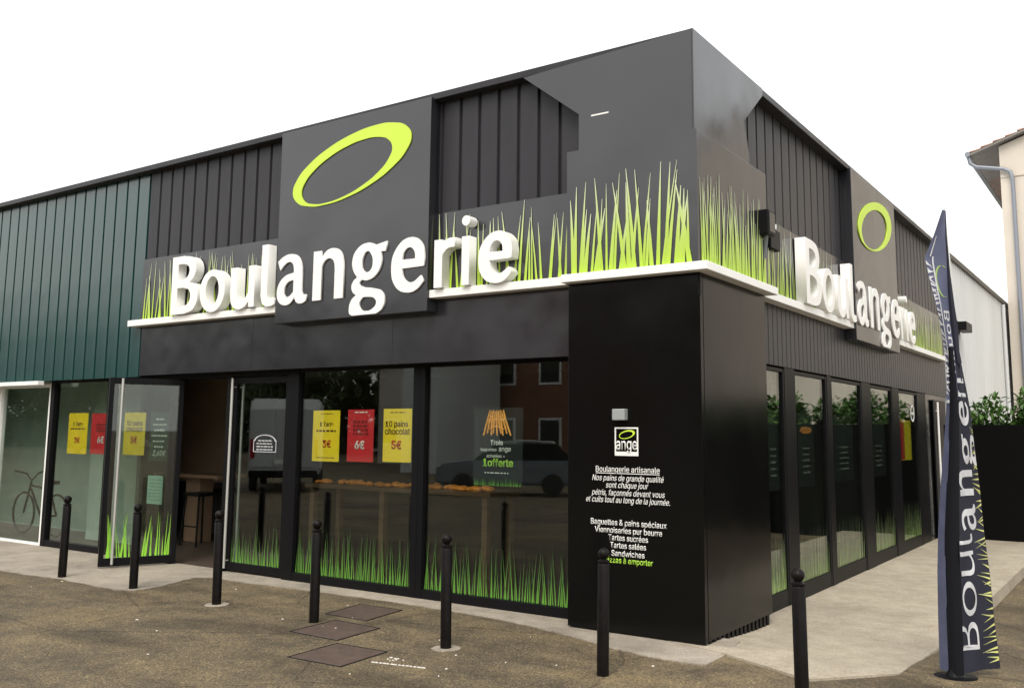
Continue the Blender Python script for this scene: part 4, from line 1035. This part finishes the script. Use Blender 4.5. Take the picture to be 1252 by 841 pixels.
# van, rear towards the shop
vx, vy = -22.6, -4.6
t = thing('parked_van', 'pale grey van parked across from the shop and mirrored in the door glass', 'van', (vx, vy, 0), R(-45))
def loc_part(name, bm, m, par): return obj(name, bm, M[m], par, world=False, smooth=False)
b = NB(); prof = [(-2.7, .45), (2.75, .45), (2.8, .95), (2.1, 1.25), (1.35, 2.25), (1.0, 2.6), (-2.5, 2.65), (-2.72, 2.3)]
# local: y along the van (rear at +y facing the shop), x across
prism(b, [(-u, z) for u, z in prof], -.98, .98, 'x')
bmesh.ops.bevel(b, geom=[e for e in b.edges], offset=.07, segments=2, affect='EDGES')
body = loc_part('body', b, 'van', t)
for sx in (-1, 1):
    b = NB(); box(b, sx * .45 - .43, sx * .45 + .43, 2.70, 2.735, .70, 2.35, .02); loc_part('door', b, 'van', t)
    b = NB(); box(b, sx * .86 - .07, sx * .86 + .07, 2.69, 2.735, .95, 1.5, .01); loc_part('tail_lamp', b, 'lamp_red', t)
    for yy in (1.7, -1.9):
        b = NB(); lathe(b, [(0, -.11), (.2, -.11), (.33, -.10), (.34, 0), (.33, .1), (.2, .11), (0, .11)], n=20)
        for v in b.verts: v.co = Vector((v.co.z + sx * .9, v.co.x + yy, v.co.y + .34))
        loc_part('wheel', b, 'tyre', t)
b = NB(); box(b, -.95, .95, 2.70, 2.86, .42, .62, .03); loc_part('bumper', b, 'frame', t)
b = NB(); box(b, -.26, .26, 2.735, 2.75, .8, .92); loc_part('number_plate', b, 'white', t)

t = thing('parked_car', 'dark hatchback parked across from the shop and mirrored in the right window', 'car', (-15.5, -6.5, 0), R(60))
b = NB(); prism(b, [(-2.0, .28), (2.0, .28), (2.05, .6), (1.95, .85), (1.1, .95), (-1.95, .98), (-2.05, .6)], -.86, .86, 'x'); bmesh.ops.bevel(b, geom=b.edges[:], offset=.08, segments=2, affect='EDGES'); loc_part('body', b, 'zinc', t)
b = NB(); prism(b, [(-1.9, .93), (1.05, .93), (.35, 1.42), (-.2, 1.5), (-1.3, 1.46)], -.74, .74, 'x'); bmesh.ops.bevel(b, geom=b.edges[:], offset=.08, segments=2, affect='EDGES'); loc_part('cabin', b, 'vanglass', t)
b = NB(); prism(b, [(-1.3, 1.44), (.35, 1.41), (.2, 1.49), (-.2, 1.53), (-1.2, 1.50)], -.66, .66, 'x'); loc_part('roof', b, 'van', t)
for sx in (-1, 1):
    for yy in (1.25, -1.25):
        b = NB(); lathe(b, [(0, -.1), (.2, -.1), (.3, -.09), (.31, 0), (.3, .09), (.2, .1), (0, .1)], n=18)
        for v in b.verts: v.co = Vector((v.co.z + sx * .8, v.co.x + yy, v.co.y + .31))
        loc_part('wheel', b, 'tyre', t)
    b = NB(); box(b, sx * .6 - .15, sx * .6 + .15, 1.93, 2.04, .62, .78, .02); loc_part('headlight', b, 'steel', t)
